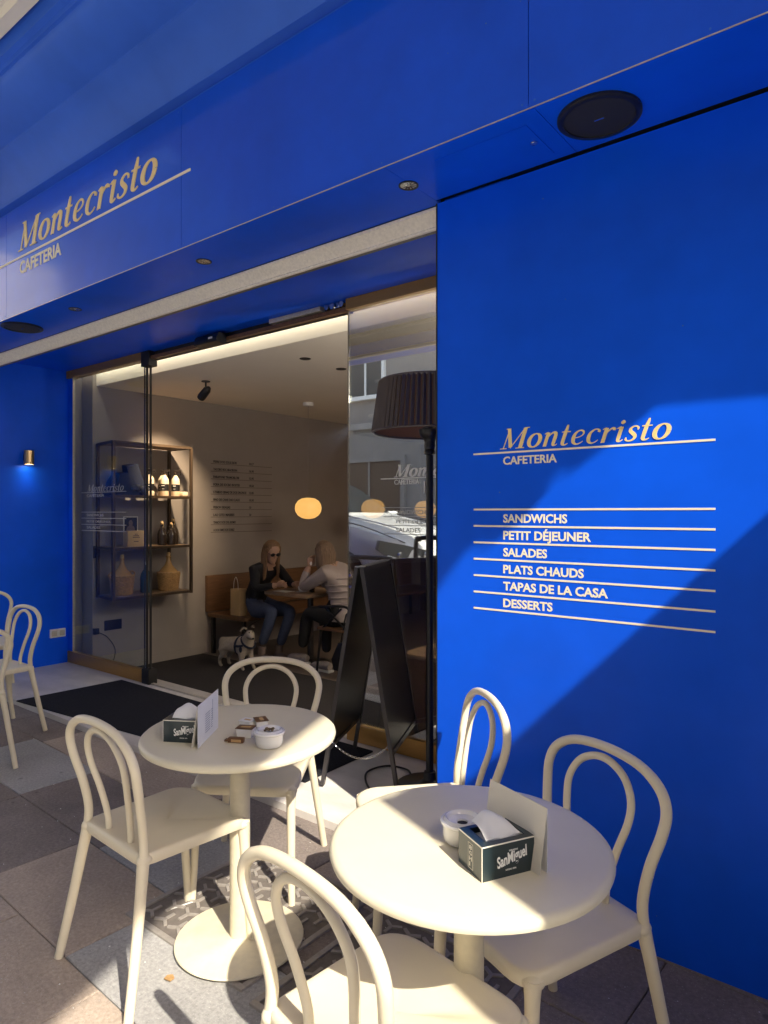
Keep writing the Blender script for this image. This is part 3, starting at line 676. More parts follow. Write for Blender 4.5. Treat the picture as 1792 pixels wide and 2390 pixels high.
def napkin_box(px, py, dx, dy, label, lit):
    """front face runs from (px,py) along (dx,dy); depth goes behind it"""
    d = Vector((dx, dy, 0)).normalized(); n = Vector((-d.y, d.x, 0)); w, dp, h = .130, .095, .070
    Mx = Matrix(((d.x, n.x, 0, px), (d.y, n.y, 0, py), (0, 0, 1, TZ), (0, 0, 0, 1)))
    t = thing('napkin_box', label, 'napkin box', (px, py, TZ), group='dark napkin boxes with beer lettering')
    def bb(name, m, fn, parent=t):
        b = MB(); b.T = Mx; fn(b); return obj(name, b, m, parent)
    th_ = .003
    def shell(b):
        b.box(0, w, 0, th_, 0, h); b.box(0, w, dp - th_, dp, 0, h); b.box(0, th_, th_, dp - th_, 0, h); b.box(w - th_, w, th_, dp - th_, 0, h); b.box(th_, w - th_, th_, dp - th_, 0, th_)
        b.box(-.0, w, 0, .016, h + .0003, h + .003); b.box(0, w, dp - .012, dp, h + .0003, h + .003); b.box(0, .02, .016, dp - .012, h + .0003, h + .003); b.box(w - .014, w, .016, dp - .012, h + .0003, h + .003)
    bb('body', 'boxteal', shell)
    def edge(b):
        for q in ((-.0008, .0008, -.0008, .0008, 0, h + .003),): b.box(*q)
        b.box(0, w, -.0007, 0, h + .0, h + .0028); b.box(-.0007, 0, 0, dp, h, h + .0028)
    bb('edge_line', 'card', edge)
    b = MB(); T = Mx @ Matrix.Rotation(R(90), 4, 'X')
    T2 = T @ Matrix.Translation((.038, .021, 0)) @ Matrix.Rotation(R(12), 4, 'Z')
    text_mb(b, 'SanMiguel', T2, .078, .023, .022, .25, .0006)
    text_mb(b, 'CERVEZAS', T @ Matrix.Translation((.066, .052, 0)), .022, .0030, .01, 0, .0005)
    text_mb(b, 'DESDE 1890', T @ Matrix.Translation((.058, .013, 0)), .026, .0032, .01, 0, .0005)
    b.T = T; b.v, b.f, b.m = b.v, b.f, b.m
    obj('brand_lettering', b, 'white_print', t)
    # emblem on the short side: upright frame with stacked characters
    Ts = Mx @ Matrix.Translation((0, dp, 0)) @ Matrix(((0, 0, -1, 0), (-1, 0, 0, 0), (0, 1, 0, 0), (0, 0, 0, 1)))
    b = MB(); b.T = Ts
    x0, x1, y0, y1, e = .040, .060, .008, .062, .0010
    for q in ((x0, x1, y0, y0 + e), (x0, x1, y1 - e, y1), (x0, x0 + e, y0 + e, y1 - e), (x1 - e, x1, y0 + e, y1 - e)): b.box(*q, 0, .0005)
    b.T = None
    for k, s in enumerate('8GHI'): text_mb(b, s, Ts @ Matrix.Translation((.0445, .049 - k * .0118, 0)), .011 if s != 'I' else .004, .0085, .03, 0, .0005)
    obj('side_emblem', b, 'card', t)
    # folded napkin
    b = MB(); nx, ny = 9, 7; vs = []
    for j in range(ny + 1):
        for i in range(nx + 1):
            u, v = i / nx, j / ny
            X = .022 + .086 * u * (1 - .12 * v); Y = .020 + .058 * v
            Z = h + .004 + .034 * math.sin(min(1, v * 1.15) * math.pi * .5) * (.35 + .65 * math.sin(u * math.pi * .85 + .35)) + .002 * math.sin(u * 9 + v * 4)
            vs.append((X, Y, Z))
    b.T = Mx; b.add(vs, [(j * (nx + 1) + i, j * (nx + 1) + i + 1, (j + 1) * (nx + 1) + i + 1, (j + 1) * (nx + 1) + i) for j in range(ny) for i in range(nx)])
    k = len(b.v); b.add([(x, y, z - .0015 - (.02 if 0 else 0)) for x, y, z in vs], [(j * (nx + 1) + i, (j + 1) * (nx + 1) + i, (j + 1) * (nx + 1) + i + 1, j * (nx + 1) + i + 1) for j in range(ny) for i in range(nx)])
    nap = tag(obj('napkin', b, 'paper', None, angle=70, fix=False), 'white paper napkin sticking out of the ' + lit, 'napkin')
    # stack of napkins inside
    bb('napkin_stack', 'paper', lambda b: b.box(.008, w - .008, .008, dp - .008, .004, h - .012))
napkin_box(-1.971, 1.309, .101, .06, 'dark napkin box on the farther table, in the shade behind the menu card', 'napkin box on the farther table')
napkin_box(-.706, 1.217, .062, .117, 'dark napkin box on the nearer table, half in the sun', 'napkin box on the nearer table')

def menu_card(a, c, z1, label, prints):
    a, c = Vector(a), Vector(c); d = (c - a).normalized(); n = Vector((-d.y, d.x)); L = (c - a).length
    t = thing('menu_card', label, 'menu card', (a.x, a.y, TZ), group='folded white menu cards')
    def panel(off, tilt):
        b = MB(); q = []
        for s in (0, .0009):
            for (u, z) in ((0, TZ + .001), (L, TZ + .001), (L, z1), (0, z1)):
                p = a + d * u + n * (s + off * (1 if z < z1 else 0)); q.append((p.x, p.y, z))
        b.add(q, [(0, 1, 2, 3), (7, 6, 5, 4), (0, 4, 5, 1), (1, 5, 6, 2), (2, 6, 7, 3), (3, 7, 4, 0)]); return b
    obj('front_leaf', panel(-.0, 0), 'paper', t, smooth=False); obj('back_leaf', panel(.022, 0), 'card', t, smooth=False)
    b = MB(); T = Matrix(((d.x, 0, -n.x, a.x - n.x * .0002), (d.y, 0, -n.y, a.y - n.y * .0002), (0, 1, 0, TZ), (0, 0, 0, 1))); b.T = T
    if prints == 'list':
        for k in range(9):
            z = .028 + k * .0075; b.box(.075, .075 + .05, z, z + .0022, 0, .0004); b.box(.135, .15, z, z + .0022, 0, .0004)
        b.box(.150, .153, .05, .12, 0, .0004)
    b.T = None
    if prints == 'name':
        Tn = T @ Matrix.Translation((L - .022, .035, 0)) @ Matrix.Rotation(R(90), 4, 'Z')
        script_word(b, 'Montecristo', Tn, .048, .0062, .0004); b.T = T; b.box(L - .0215, L - .0205, .03, .115, 0, .0004)
    obj('print', b, 'grey_print', t)
menu_card((-1.82, 1.336), (-1.944, 1.513), .876, 'white menu card standing beside the napkin box on the farther table', 'list')
menu_card((-.616, 1.3356), (-.790, 1.402), .874, 'white menu card standing behind the napkin box on the nearer table', 'name')
# flip the second card's leaves so its front faces the camera: handled by the a->c direction

def ashtray(x, y, label, open_):
    t = thing('ashtray', label, 'ashtray', (x, y, TZ), group='white ceramic lidded ashtrays')
    P('bowl', lambda b: b.lathe([(.034, 0), (.040, .002), (.044, .009), (.0455, .020), (.0455, .040), (.046, .044), (.042, .044), (.041, .02), (.036, .012), (.001, .011)], (x, y, TZ + .0005), 48, close=False), 'ceramic', t)
    lid = P('lid', lambda b: b.lathe([(.0475, .041), (.0505, .043), (.0515, .047), (.0495, .0505), (.045, .0505), (.041, .055), (.039, .056), (.036, .0545), (.032, .048), (.022, .046), (.013, .044), (.012, .036)], (x, y, TZ + .0005), 48, close=False), 'ceramic', t)
    P('hole', lambda b: b.lathe([(.0125, .0405), (.0125, .0415), (.001, .0415)], (x, y, TZ), 20), 'rubber', lid)
    if open_:
        b = MB(); q = random.Random(3)
        for k in range(16):
            a, r_ = q.random() * 6.28, q.random() * .017; b.ell((x + r_ * math.cos(a), y + r_ * math.sin(a), TZ + .052 + q.random() * .004), (.005, .004, .0035), 7, 5)
        tag(obj('crumbs', b, 'ash'), 'small heap of crumbs and butts on the ashtray lid', 'crumbs')
ashtray(-1.665, 1.50, 'white lidded ashtray full of butts on the farther table', True)
ashtray(-.832, 1.345, 'white lidded ashtray with a dark hole behind the napkin box on the nearer table', False)
# snack packets on the farther table
def packet(x, y, rz, w, d, h, m, label, top='choc'):
    w, d, h = w * 1.35, d * 1.35, h * 1.45
    t = thing('snack_packet', label, 'packet', (x, y, TZ + .0005), rz, 'small snack packets on the farther table')
    b = MB(); b.loft([[(-w / 2 * .86, -d / 2 * .86, 0), (w / 2 * .86, -d / 2 * .86, 0), (w / 2 * .86, d / 2 * .86, 0), (-w / 2 * .86, d / 2 * .86, 0)], [(-w / 2, -d / 2, h), (w / 2, -d / 2, h), (w / 2, d / 2, h), (-w / 2, d / 2, h)]]); obj('tub', b, 'white', t, local=True)
    b = MB(); b.box(-w / 2 - .002, w / 2 + .002, -d / 2 - .002, d / 2 + .002, h + .0002, h + .0016); f = obj('foil_lid', b, top, t, local=True)
    b = MB(); b.box(-w * .3, w * .3, -d * .12, d * .2, h + .0017, h + .0021); obj('label_print', b, 'kraft', f, local=True)
    return t
packet(-1.835, 1.615, -.5, .040, .030, .018, 'white', 'brown topped butter packet farthest from the ashtray')
packet(-1.80, 1.517, .5, .042, .030, .020, 'white', 'brown topped packet beside the foil wrapped chocolate')
packet(-1.872, 1.585, .2, .034, .028, .016, 'white', 'pale topped packet behind the other snack packets', 'white')
t = thing('wrapped_chocolate', 'shiny brown wrapped chocolate in front of the snack packets', 'chocolate', (-1.775, 1.455, TZ), R(30))
b = MB(); b.box(-.027, .027, -.011, .011, .0005, .017, .004); obj('wrapper', b, 'choc', t, local=True)
b = MB(); b.box(-.014, .020, -.0115, -.011, .004, .013); obj('label_print', b, 'brass', t, local=True)
b = MB(); b.prism([(-.027, -.004), (-.027, .004), (-.038, .010), (-.038, -.010)], 'z', .004, .010); obj('twist', b, 'choc', t, local=True)
# litter on the ground
b = MB(); b.bar((-2.21, 1.50, .006), (-2.17, 1.63, .006), .006, .002); tag(obj('toothpick', b, 'white'), 'thin white stick lying on the ground beside the farther table base', 'litter')
b = MB(); b.prism([(-1.895, 1.262), (-1.87, 1.268), (-1.872, 1.284), (-1.888, 1.29), (-1.90, 1.277)], 'z', .006, .010); tag(obj('dry_leaf', b, 'wicker'), 'tiny dry leaf at the rim of the table base', 'leaf')

b = MB(); q = random.Random(11)
for k in range(160):
    x, y = q.uniform(-4.6, -.3), q.uniform(.85, 2.34); z = .0022 if not (-2.34 < x < -.96 and 1.34 < y < 2.05) else .012
    a = q.random() * 6.28; w_ = q.uniform(.0012, .0042); b.add([(x + w_ * math.cos(a + t_), y + w_ * math.sin(a + t_) * q.uniform(.5, 1), z) for t_ in (0, 1.6, 3.1, 4.7)] + [(x, y, z + w_ * .8)], [(0, 1, 4), (1, 2, 4), (2, 3, 4), (3, 0, 4)])
gr_ = obj('grit', b, 'paper', None, smooth=False); gr_['kind'] = 'stuff'; gr_['label'] = 'pale grit and crumbs scattered over the paving slabs'; gr_['category'] = 'grit'

# ------------------------------------------------------------------ pavement sign (A-board)
u = Vector((-.40, .917, 0)).normalized(); v = Vector((u.y, -u.x, 0)); base = Vector((-2.30, 2.695, .05))
ab = thing('pavement_sign', 'black folding blackboard sign standing in the doorway', 'pavement sign', tuple(base))
Wd, Ht, Sp = .60, 1.16, .205
for sgn in (-1, 1):
    top0 = base + Vector((0, 0, Ht)) + v * (.014 * sgn); bot0 = base + v * (Sp * sgn)
    e = (bot0 - top0).normalized(); L_b = (bot0 - top0).length; nrm = u.cross(e).normalized()
    def pt(s, q): return top0 + u * s + e * q
    for s in (0.012, Wd - .012):
        b = MB(); b.bar(pt(s, 0), pt(s, L_b), .026, .020, up=nrm); obj('leg', b, 'black_frame', ab)
    for q in (.012, L_b - .20):
        b = MB(); b.bar(pt(.027, q), pt(Wd - .027, q), .024, .020, up=nrm); obj('frame_rail', b, 'black_frame', ab)
    b = MB(); b.bar(pt(.026, (L_b - .2) / 2), pt(Wd - .026, (L_b - .2) / 2), L_b - .23, .008, up=nrm); obj('blackboard', b, 'board', ab)
for s in (.04, Wd - .04):
    b = MB(); p = base + u * s + Vector((0, 0, Ht + .002)); b.bar(p - v * .03, p + v * .03, .03, .004); obj('hinge', b, 'chrome', ab)
b = MB(); a0 = base + u * .02 + Vector((0, 0, .24)) - v * .165; a1 = base + u * .02 + Vector((0, 0, .24)) + v * .165
nl = 34
for k in range(nl):
    s = (k + .5) / nl; p = a0.lerp(a1, s); p.z -= .085 * (1 - (2 * s - 1) ** 2)
    sl_ = .085 * 4 * (2 * s - 1) / .33; d = Vector((v.x, v.y, sl_)).normalized()
    sd_ = d.cross(Vector((0, 0, 1))).normalized() if k % 2 else d.cross(d.cross(Vector((0, 0, 1)))).normalized()
    ring = [p + d * (.0075 * math.cos(a)) + sd_ * (.0045 * math.sin(a)) for a in [2 * math.pi * i / 8 for i in range(9)]]
    b.tube(ring, .0016, 5, caps=False)
obj('chain', b, 'chrome', ab)['kind'] = 'stuff'

# ------------------------------------------------------------------ floor lamp by the corner
lx, ly = -2.03, 2.955
fl = thing('floor_lamp', 'tall black floor lamp with a wide pleated drum shade at the wall corner', 'floor lamp', (lx, ly, .05))
P('base', lambda b: b.lathe([(.185, .039), (.187, .045), (.18, .058), (.06, .07), (.035, .09), (.03, .13)], (lx, ly, 0), 48), 'black', fl)
P('pole', lambda b: b.lathe([(.020, .12), (.0195, 1.80), (.030, 1.805), (.030, 1.82), (.025, 1.83), (.030, 1.85), (.028, 1.87), (.034, 1.885), (.050, 1.90), (.056, 1.915), (.058, 1.935), (.045, 1.94), (.02, 1.96), (.02, 2.1)], (lx, ly, 0), 28), 'black', fl)
P('label_tag', lambda b: b.box(lx - .03, lx - .022, ly - .012, ly + .012, 1.60, 1.665), 'white', fl)
sh = P('lamp_shade', lambda b: b.lathe([(.293, 1.925), (.255, 2.18)], (lx, ly, 0), 64, close=False), 'shade_in', fl)
nr = 62; a0_, a1_ = 0, 2 * math.pi * .8 / nr; q = []
for z, r_ in ((1.922, .298), (2.185, .260)):
    for a, dr_ in ((a0_, .001), ((a0_ + a1_) / 2, .012), (a1_, .001)): q.append(((r_ + dr_) * math.cos(a), (r_ + dr_) * math.sin(a), z))
q2 = [(x * .985, y * .985, z) for x, y, z in q]
b = MB(); b.add(q + q2, [(0, 1, 4, 3), (1, 2, 5, 4), (6, 9, 10, 7), (7, 10, 11, 8), (0, 3, 9, 6), (2, 8, 11, 5), (0, 6, 7, 1), (1, 7, 8, 2), (3, 4, 10, 9), (4, 5, 11, 10)])
pl0 = obj('pleat', b, 'shade', sh, local=True, angle=20)
for k in range(nr):
    o = pl0 if k == 0 else bpy.data.objects.new('pleat', pl0.data)
    if k: C.objects.link(o); o.parent = sh
    o.location = Vector((lx, ly, 0)) - fl.location; o.rotation_euler = (0, 0, 2 * math.pi * k / nr)
for z, r_ in ((1.92, .300), (2.187, .262)):
    b = MB(); b.tube([(lx + r_ * math.cos(a), ly + r_ * math.sin(a), z) for a in [2 * math.pi * i / 64 for i in range(65)]], .006, 8, caps=False); obj('shade_ring', b, 'shade', sh)
t = thing('lamp_cable', 'black cable looped on the marble step by the lamp foot', 'cable', (-2.2, 2.8, .04))
P('wire', lambda b: b.tube(catmull([(-2.02, 2.80, .046), (-2.10, 2.72, .045), (-2.26, 2.74, .045), (-2.42, 2.90, .045), (-2.40, 3.05, .045), (-2.27, 3.08, .045), (-2.15, 2.98, .052), (-2.12, 3.10, .045), (-1.95, 3.2, .045)], 8), .0055, 8), 'rubber', t)

# ------------------------------------------------------------------ interior: shelf with goods
SX0, SX1, SY0, SY1 = -6.285, -5.89, 3.37, 4.24
shf = thing('wall_shelf', 'bronze framed open wall shelf with three wooden levels behind the glass', 'shelf', (SX0, SY0, .68))
for (x, y) in ((SX0 + .012, SY0 + .07), (SX1, SY0 + .012), (SX0 + .012, SY1), (SX1, SY1)):
    b = MB(); b.box(x - .013, x + .013, y - .013, y + .013, .668, 2.165); obj('upright', b, 'shelf_metal', shf)
for z, nm in ((.672, 'shelf_board'), (1.14, 'shelf_board'), (1.635, 'shelf_board'), (2.145, 'shelf_board')):
    b = MB(); b.box(SX0 + .026, SX1 - .014, SY0 + .09, SY1 - .014, z + .008, z + .026); obj(nm, b, 'shelf_wood', shf)
    b = MB()
    b.box(SX0 + .026, SX1 - .0135, SY1 - .0125, SY1 + .0125, z, z + .024); b.box(SX1 - .0125, SX1 + .0125, SY0 + .026, SY1 - .0135, z, z + .024); b.bar((SX0 + .03, SY0 + .07, z + .012), (SX1 - .014, SY0 + .016, z + .012), .024, .024)
    obj('shelf_frame', b, 'shelf_metal', shf)
ZA, ZB, ZC = .699, 1.167, 1.662
sp = None
for x, y, lab in ((-6.04, 3.86, 'cream spray bottle at the left of the three on the top shelf'), (-6.00, 4.00, 'cream spray bottle in the middle of the three on the top shelf'), (-6.00, 4.13, 'cream spray bottle at the right of the three on the top shelf'), (-6.12, 4.05, 'cream spray bottle standing behind the other three')):
    if sp is None:
        t = sp = thing('spray_bottle', lab, 'bottle', group='cream spray bottles on the top shelf')
        b = MB(); b.lathe([(.038, 0), (.042, .006), (.042, .15), (.038, .175), (.018, .205), (.014, .215)], n=20); obj('body', b, 'creamgoods', t, local=True)
        b = MB(); b.lathe([(.0428, .05), (.0428, .12)], n=20, close=False); obj('label_wrap', b, 'black', t, local=True)
        b = MB(); b.box(-.016, .016, -.0438, -.0430, .10, .106); b.box(-.012, .012, -.0438, -.0430, .07, .073); obj('label_print', b, 'white_print', t, local=True)
        b = MB(); b.lathe([(.016, .214), (.017, .235), (.012, .245)], n=14); b.box(-.014, .055, -.012, .012, .243, .268, .005); b.tube([(.045, 0, .25), (.055, 0, .235), (.05, 0, .215)], .005, 6); obj('trigger', b, 'darkglass', t, local=True)
    else: t = copy_tree(sp); t['label'] = lab
    t.location = (x, y, ZC)
    t.rotation_euler = (0, 0, R(38))
for x, y, lab in ((-5.96, 3.80, 'rounded cream soap bar left of the spray bottles'), (-5.96, 4.19, 'rounded cream soap bar right of the spray bottles')):
    b = MB(); b.box(x - .045, x + .045, y - .035, y + .035, ZC, ZC + .045, .014); tag(obj('soap_bar', b, 'creamgoods'), lab, 'soap', 'soap bars on the top shelf')
t = thing('folded_bag', 'dark navy and grey cloth bags slumped on the top shelf', 'cloth bags', (-6.05, 3.6, ZC))
b = MB(); b.loft([[(-6.2, 3.44, ZC), (-5.93, 3.44, ZC), (-5.93, 3.68, ZC), (-6.2, 3.68, ZC)], [(-6.16, 3.47, ZC + .14), (-5.98, 3.48, ZC + .13), (-5.98, 3.66, ZC + .14), (-6.16, 3.66, ZC + .15)], [(-6.14, 3.52, ZC + .22), (-6.02, 3.53, ZC + .21), (-6.02, 3.64, ZC + .22), (-6.14, 3.64, ZC + .23)]]); obj('navy_bag', b, 'navy', t)
b = MB(); b.loft([[(-6.18, 3.66, ZC), (-5.96, 3.62, ZC), (-5.96, 3.79, ZC), (-6.18, 3.79, ZC)], [(-6.16, 3.64, ZC + .16), (-6.0, 3.62, ZC + .15), (-6.0, 3.76, ZC + .16), (-6.16, 3.77, ZC + .17)], [(-6.15, 3.62, ZC + .30), (-6.03, 3.60, ZC + .28), (-6.03, 3.72, ZC + .31), (-6.15, 3.74, ZC + .32)]]); obj('grey_bag', b, 'navy', t)
b = MB(); q = random.Random(5)
for k in range(9): b.ell((-5.94 + q.uniform(-.02, .02), 3.62 + k * .02, ZC + .03 + q.random() * .05), (.03, .024, .03), 8, 6)
obj('crumpled_cloth', b, 'greyfab', t)
t = thing('boxed_card', 'tan gift box with a dark portrait picture standing behind it on the middle shelf', 'box', (-6.0, 3.62, ZB))
b = MB(); b.box(-6.04, -5.96, 3.57, 3.75, ZB, ZB + .15, .002); obj('carton', b, 'kraft', t)
b = MB()
for k, (w_, z) in enumerate(((.03, .115), (.06, .10), (.075, .085), (.05, .045))): b.box(-5.9598, -5.959, 3.66 - w_ / 2, 3.66 + w_ / 2, ZB + z, ZB + z + .006)
obj('print', b, 'letter_black', t)
b = MB(); b.box(-6.075, -6.068, 3.59, 3.745, ZB, ZB + .29); pf = obj('picture', b, 'card', t)
b = MB(); b.box(-6.0675, -6.067, 3.60, 3.735, ZB + .01, ZB + .28); obj('photo_print', b, 'rubber', pf)
b = MB(); b.ell((-6.066, 3.665, ZB + .225), (.001, .022, .030), 12, 8); b.ell((-6.066, 3.665, ZB + .16), (.0012, .045, .045), 12, 8); obj('portrait', b, 'suede', pf)
bt = None
for x, y, s, lab in ((-5.98, 3.96, 1.0, 'dark swing top bottle at the left of the middle shelf group'), (-5.97, 4.06, .95, 'dark swing top bottle in the middle of its group'), (-6.04, 4.13, 1.12, 'taller dark swing top bottle at the right end of the middle shelf')):
    if bt is None:
        t = bt = thing('glass_bottle', lab, 'bottle', group='dark swing top bottles on the middle shelf')
        b = MB(); b.lathe([(.042, 0), (.047, .006), (.047, .11), (.040, .14), (.018, .175), (.015, .20), (.018, .205)], n=20); obj('body', b, 'darkglass', t, local=True)
        b = MB(); b.ell((0, 0, .222), (.017, .017, .018), 10, 7); b.tube([(.018, 0, .18), (.024, 0, .205), (0, 0, .24), (-.024, 0, .205), (-.018, 0, .18)], .003, 5); obj('stopper', b, 'kraft', t, local=True)
    else: t = copy_tree(bt); t['label'] = lab
    t.location = (x, y, ZB); t.scale = (s, s, s)
def demijohn(x, y, handles, m1, m2, label):
    t = thing('demijohn', label, 'demijohn', (x, y, ZA))
    b = MB(); b.lathe([(.085, 0), (.092, .01), (.105, .10), (.112, .17), (.116, .175), (.116, .187), (.105, .19)], (x, y, ZA), 28)
    obj('basket_wall', b, m1, t)
    b = MB()
    for k in range(13):
        z = ZA + .012 + k * .0128; r_ = .0925 + .020 * (k / 13); n_ = 56
        b.tube([(x + (r_ + .0035 * math.cos(14 * a + math.pi * k)) * math.cos(a), y + (r_ + .0035 * math.cos(14 * a + math.pi * k)) * math.sin(a), z) for a in [2 * math.pi * i / n_ for i in range(n_ + 1)]], .0058, 5, caps=False)
    obj('weave', b, m1, t)['kind'] = 'stuff'
    P('glass_neck', lambda b: b.lathe([(.100, .185), (.075, .215), (.04, .255), (.022, .30), (.02, .335), (.026, .34), (.026, .352)], (x, y, ZA), 24), m2, t)
    P('cork', lambda b: b.lathe([(.018, .350), (.02, .375), (.014, .388)], (x, y, ZA), 14), 'kraft', t)
    if handles:
        for sg in (-1, 1):
            b = MB(); b.tube(catmull([(x, y + sg * .115, ZA + .16), (x, y + sg * .135, ZA + .20), (x, y + sg * .10, ZA + .225), (x, y + sg * .085, ZA + .185)], 5), .008, 7); obj('handle', b, m1, t)
demijohn(-6.06, 3.57, True, 'wicker', 'amber', 'wicker covered demijohn with handles at the left of the bottom shelf')
demijohn(-6.05, 4.08, False, 'wicker', 'amber', 'wicker covered demijohn at the right of the bottom shelf')
t = thing('glass_bottle', 'blue glass bottle between the two wicker demijohns', 'bottle', (-6.05, 3.82, ZA))
P('body', lambda b: b.lathe([(.048, 0), (.054, .008), (.054, .15), (.045, .19), (.02, .23), (.017, .27), (.02, .275)], (-6.05, 3.82, ZA), 22), 'blueglass', t)
P('stopper', lambda b: b.ell((-6.05, 3.82, ZA + .288), (.015, .015, .02), 10, 8), 'white', t)

# interior wall menu
im = thing('wall_menu', 'ten lined rows of black menu lettering on the interior wall beside the pendant lamp', 'wall menu', (-6.3, 5.2, 1.26))
Tw = lambda y, z: Matrix.Translation((-6.2995, y, z)) @ Matrix(((0, 0, 1, 0), (1, 0, 0, 0), (0, 1, 0, 0), (0, 0, 0, 1)))
names = ['PERRE DOG SOLIS BOIS', 'TACOBO BOC BEACBORA', 'PARAFONE TRAMOBLOBI', 'FORA DE SOCBO BOSTES', 'S TABOO SENAS DE DOS DRONOS', 'FINO DE CANS DAS CLAUS', 'FISBON BRASAS', 'LAO CITE I MASIBES', 'TINBOO DOS DOL BOMO', 'A DOS DIME DOS DOBLE']
prices = ['10.7', '16.90', '12.95', '18.50', '12.85', '10.50', '3.0', '5.8', '', '']
for k in range(10):
    z = 2.05 - .0868 * k
    b = MB(); b.T = None; b.box(-6.2998, -6.2992, 4.80, 5.72, z - .003, z + .003); obj('menu_rule', b, 'letter_line', im)
    b = MB(); text_mb(b, names[k], Tw(4.835, z + .012), [.335, .345, .37, .38, .48, .38, .24, .30, .32, .30][k], .027, .03, depth=.001)
    if prices[k]: text_mb(b, prices[k], Tw(5.36, z + .012), .07 if k < 6 else .03, .026, .03, depth=.001)
    obj('menu_line', b, 'letter_black', im)

# ------------------------------------------------------------------ interior lamps
pd = None
for y, lab in ((5.45, 'glowing oval pendant lamp hanging over the two women, left of the three'), (6.60, 'glowing oval pendant lamp seen through the glass, middle of the three'), (7.75, 'glowing oval pendant lamp farthest back beside the lamp pole')):
    if pd is None:
        t = pd = thing('pendant_lamp', lab, 'pendant lamp', group='glowing oval pendant lamps')
        b = MB(); b.lathe([(.02, -.118), (.07, -.108), (.115, -.08), (.142, -.04), (.150, 0), (.143, .045), (.118, .085), (.075, .112), (.02, .120)], n=36); obj('globe', b, 'lampglow', t, local=True, angle=80)
        b = MB(); b.tube([(0, 0, .118), (0, 0, 1.18)], .0025, 6); obj('cord', b, 'wall_in', t, local=True)
        b = MB(); b.lathe([(.055, 1.15), (.06, 1.155), (.06, 1.189)], n=24); obj('ceiling_rose', b, 'white', t, local=True)
    else: t = copy_tree(pd); t['label'] = lab
    t.location = (-5.40, y, 1.54 if y < 7 else 1.535)
    if y > 7.2: 
        for ch in t.children:
            if ch.name.startswith('ceiling_rose'): ch.location.z = -.13
t = thing('ceiling_spotlight', 'small black adjustable spotlight on the ceiling aimed at the shelf', 'spotlight', (-5.26, 3.95, 2.73))
P('mount', lambda b: (b.lathe([(.04, -.008), (.04, 0)], (-5.26, 3.95, 2.729), 20), b.tube([(-5.26, 3.95, 2.72), (-5.26, 3.95, 2.65)], .008, 8)), 'black', t)
P('lamp_head', lambda b: b.tube([(-5.21, 3.95, 2.66), (-5.24, 3.95, 2.645), (-5.33, 3.955, 2.59), (-5.345, 3.957, 2.58)], [.02, .036, .04, .036], 16), 'black', t)
sl = bpy.data.lights.new('spotlight_light', 'SPOT'); sl.energy = 52; sl.color = (1, .74, .46); sl.spot_size = R(62); sl.spot_blend = .8; sl.shadow_soft_size = .03
lo = bpy.data.objects.new('spotlight_light', sl); C.objects.link(lo); lo.location = (-5.37, 3.96, 2.565)
lo.rotation_euler = (Vector((-6.22, 4.12, 1.75)) - lo.location).to_track_quat('-Z', 'Y').to_euler()
for x, y, lab in ((-3.865, 3.866, 'small round dark ceiling opening nearer the doorway'), (-3.9, 4.335, 'small round dark ceiling opening farther inside')):
    b = MB(); b.lathe([(.042, -.004), (.046, 0)], (x, y, 2.7295), 24); tag(obj('recessed_light', b, 'rubber'), lab, 'downlight', 'unlit recessed lights in the interior ceiling')
t = thing('smoke_detector', 'white round smoke detector on the interior ceiling above the lampshade', 'smoke detector', (-3.95, 4.95, 2.73))
P('housing', lambda b: b.lathe([(.03, -.05), (.04, -.035), (.062, -.028), (.065, 0)], (-3.95, 4.95, 2.729), 24), 'white', t)

t = thing('ceiling_fill_light', 'long warm ceiling light added out of sight to brighten the interior', 'ceiling light', (-.4, 5.2, 2.7))  # unseen lamp, added as fill for the dark interior
P('housing', lambda b: b.box(-2.0, 1.4, 5.0, 5.4, 2.66, 2.728, .004), 'white', t)
al = bpy.data.lights.new('interior_fill_light', 'AREA'); al.shape = 'RECTANGLE'; al.size = 3.2; al.size_y = .35; al.energy = 15; al.color = (1, .84, .66)
lo = bpy.data.objects.new('interior_fill_light', al); C.objects.link(lo); lo.location = (-.3, 5.2, 2.65)
# added unseen strip light in the cove, brightens the ceiling edge
al = bpy.data.lights.new('cove_fill_light', 'AREA'); al.shape = 'RECTANGLE'; al.size = 7.5; al.size_y = .03; al.energy = 4.2; al.color = (1, .93, .80)
lo = bpy.data.objects.new('cove_fill_light', al); C.objects.link(lo); lo.location = (-3.0, 3.35, 2.94); lo.rotation_euler = (R(78), 0, 0)

t = thing('fill_uplighter', 'standing uplighter added unseen behind the blue wall to brighten the ceiling', 'floor lamp', (-.6, 4.0, FI))  # unseen lamp, added to lift the ceiling brightness
P('pole', lambda b: b.lathe([(.15, FI), (.15, FI + .02), (.012, FI + .03), (.012, 1.80)], (-.6, 4.0, 0), 20), 'black', t)
P('bowl', lambda b: b.lathe([(.02, 1.80), (.14, 1.86), (.17, 1.93), (.16, 1.93), (.13, 1.87), (.01, 1.82)], (-.6, 4.0, 0), 24, close=False), 'white', t)
al = bpy.data.lights.new('uplighter_fill', 'AREA'); al.shape = 'DISK'; al.size = .26; al.energy = 62; al.color = (1, .90, .76)
lo = bpy.data.objects.new('uplighter_fill', al); C.objects.link(lo); lo.location = (-.6, 4.0, 1.935); lo.rotation_euler = (R(180), 0, 0)

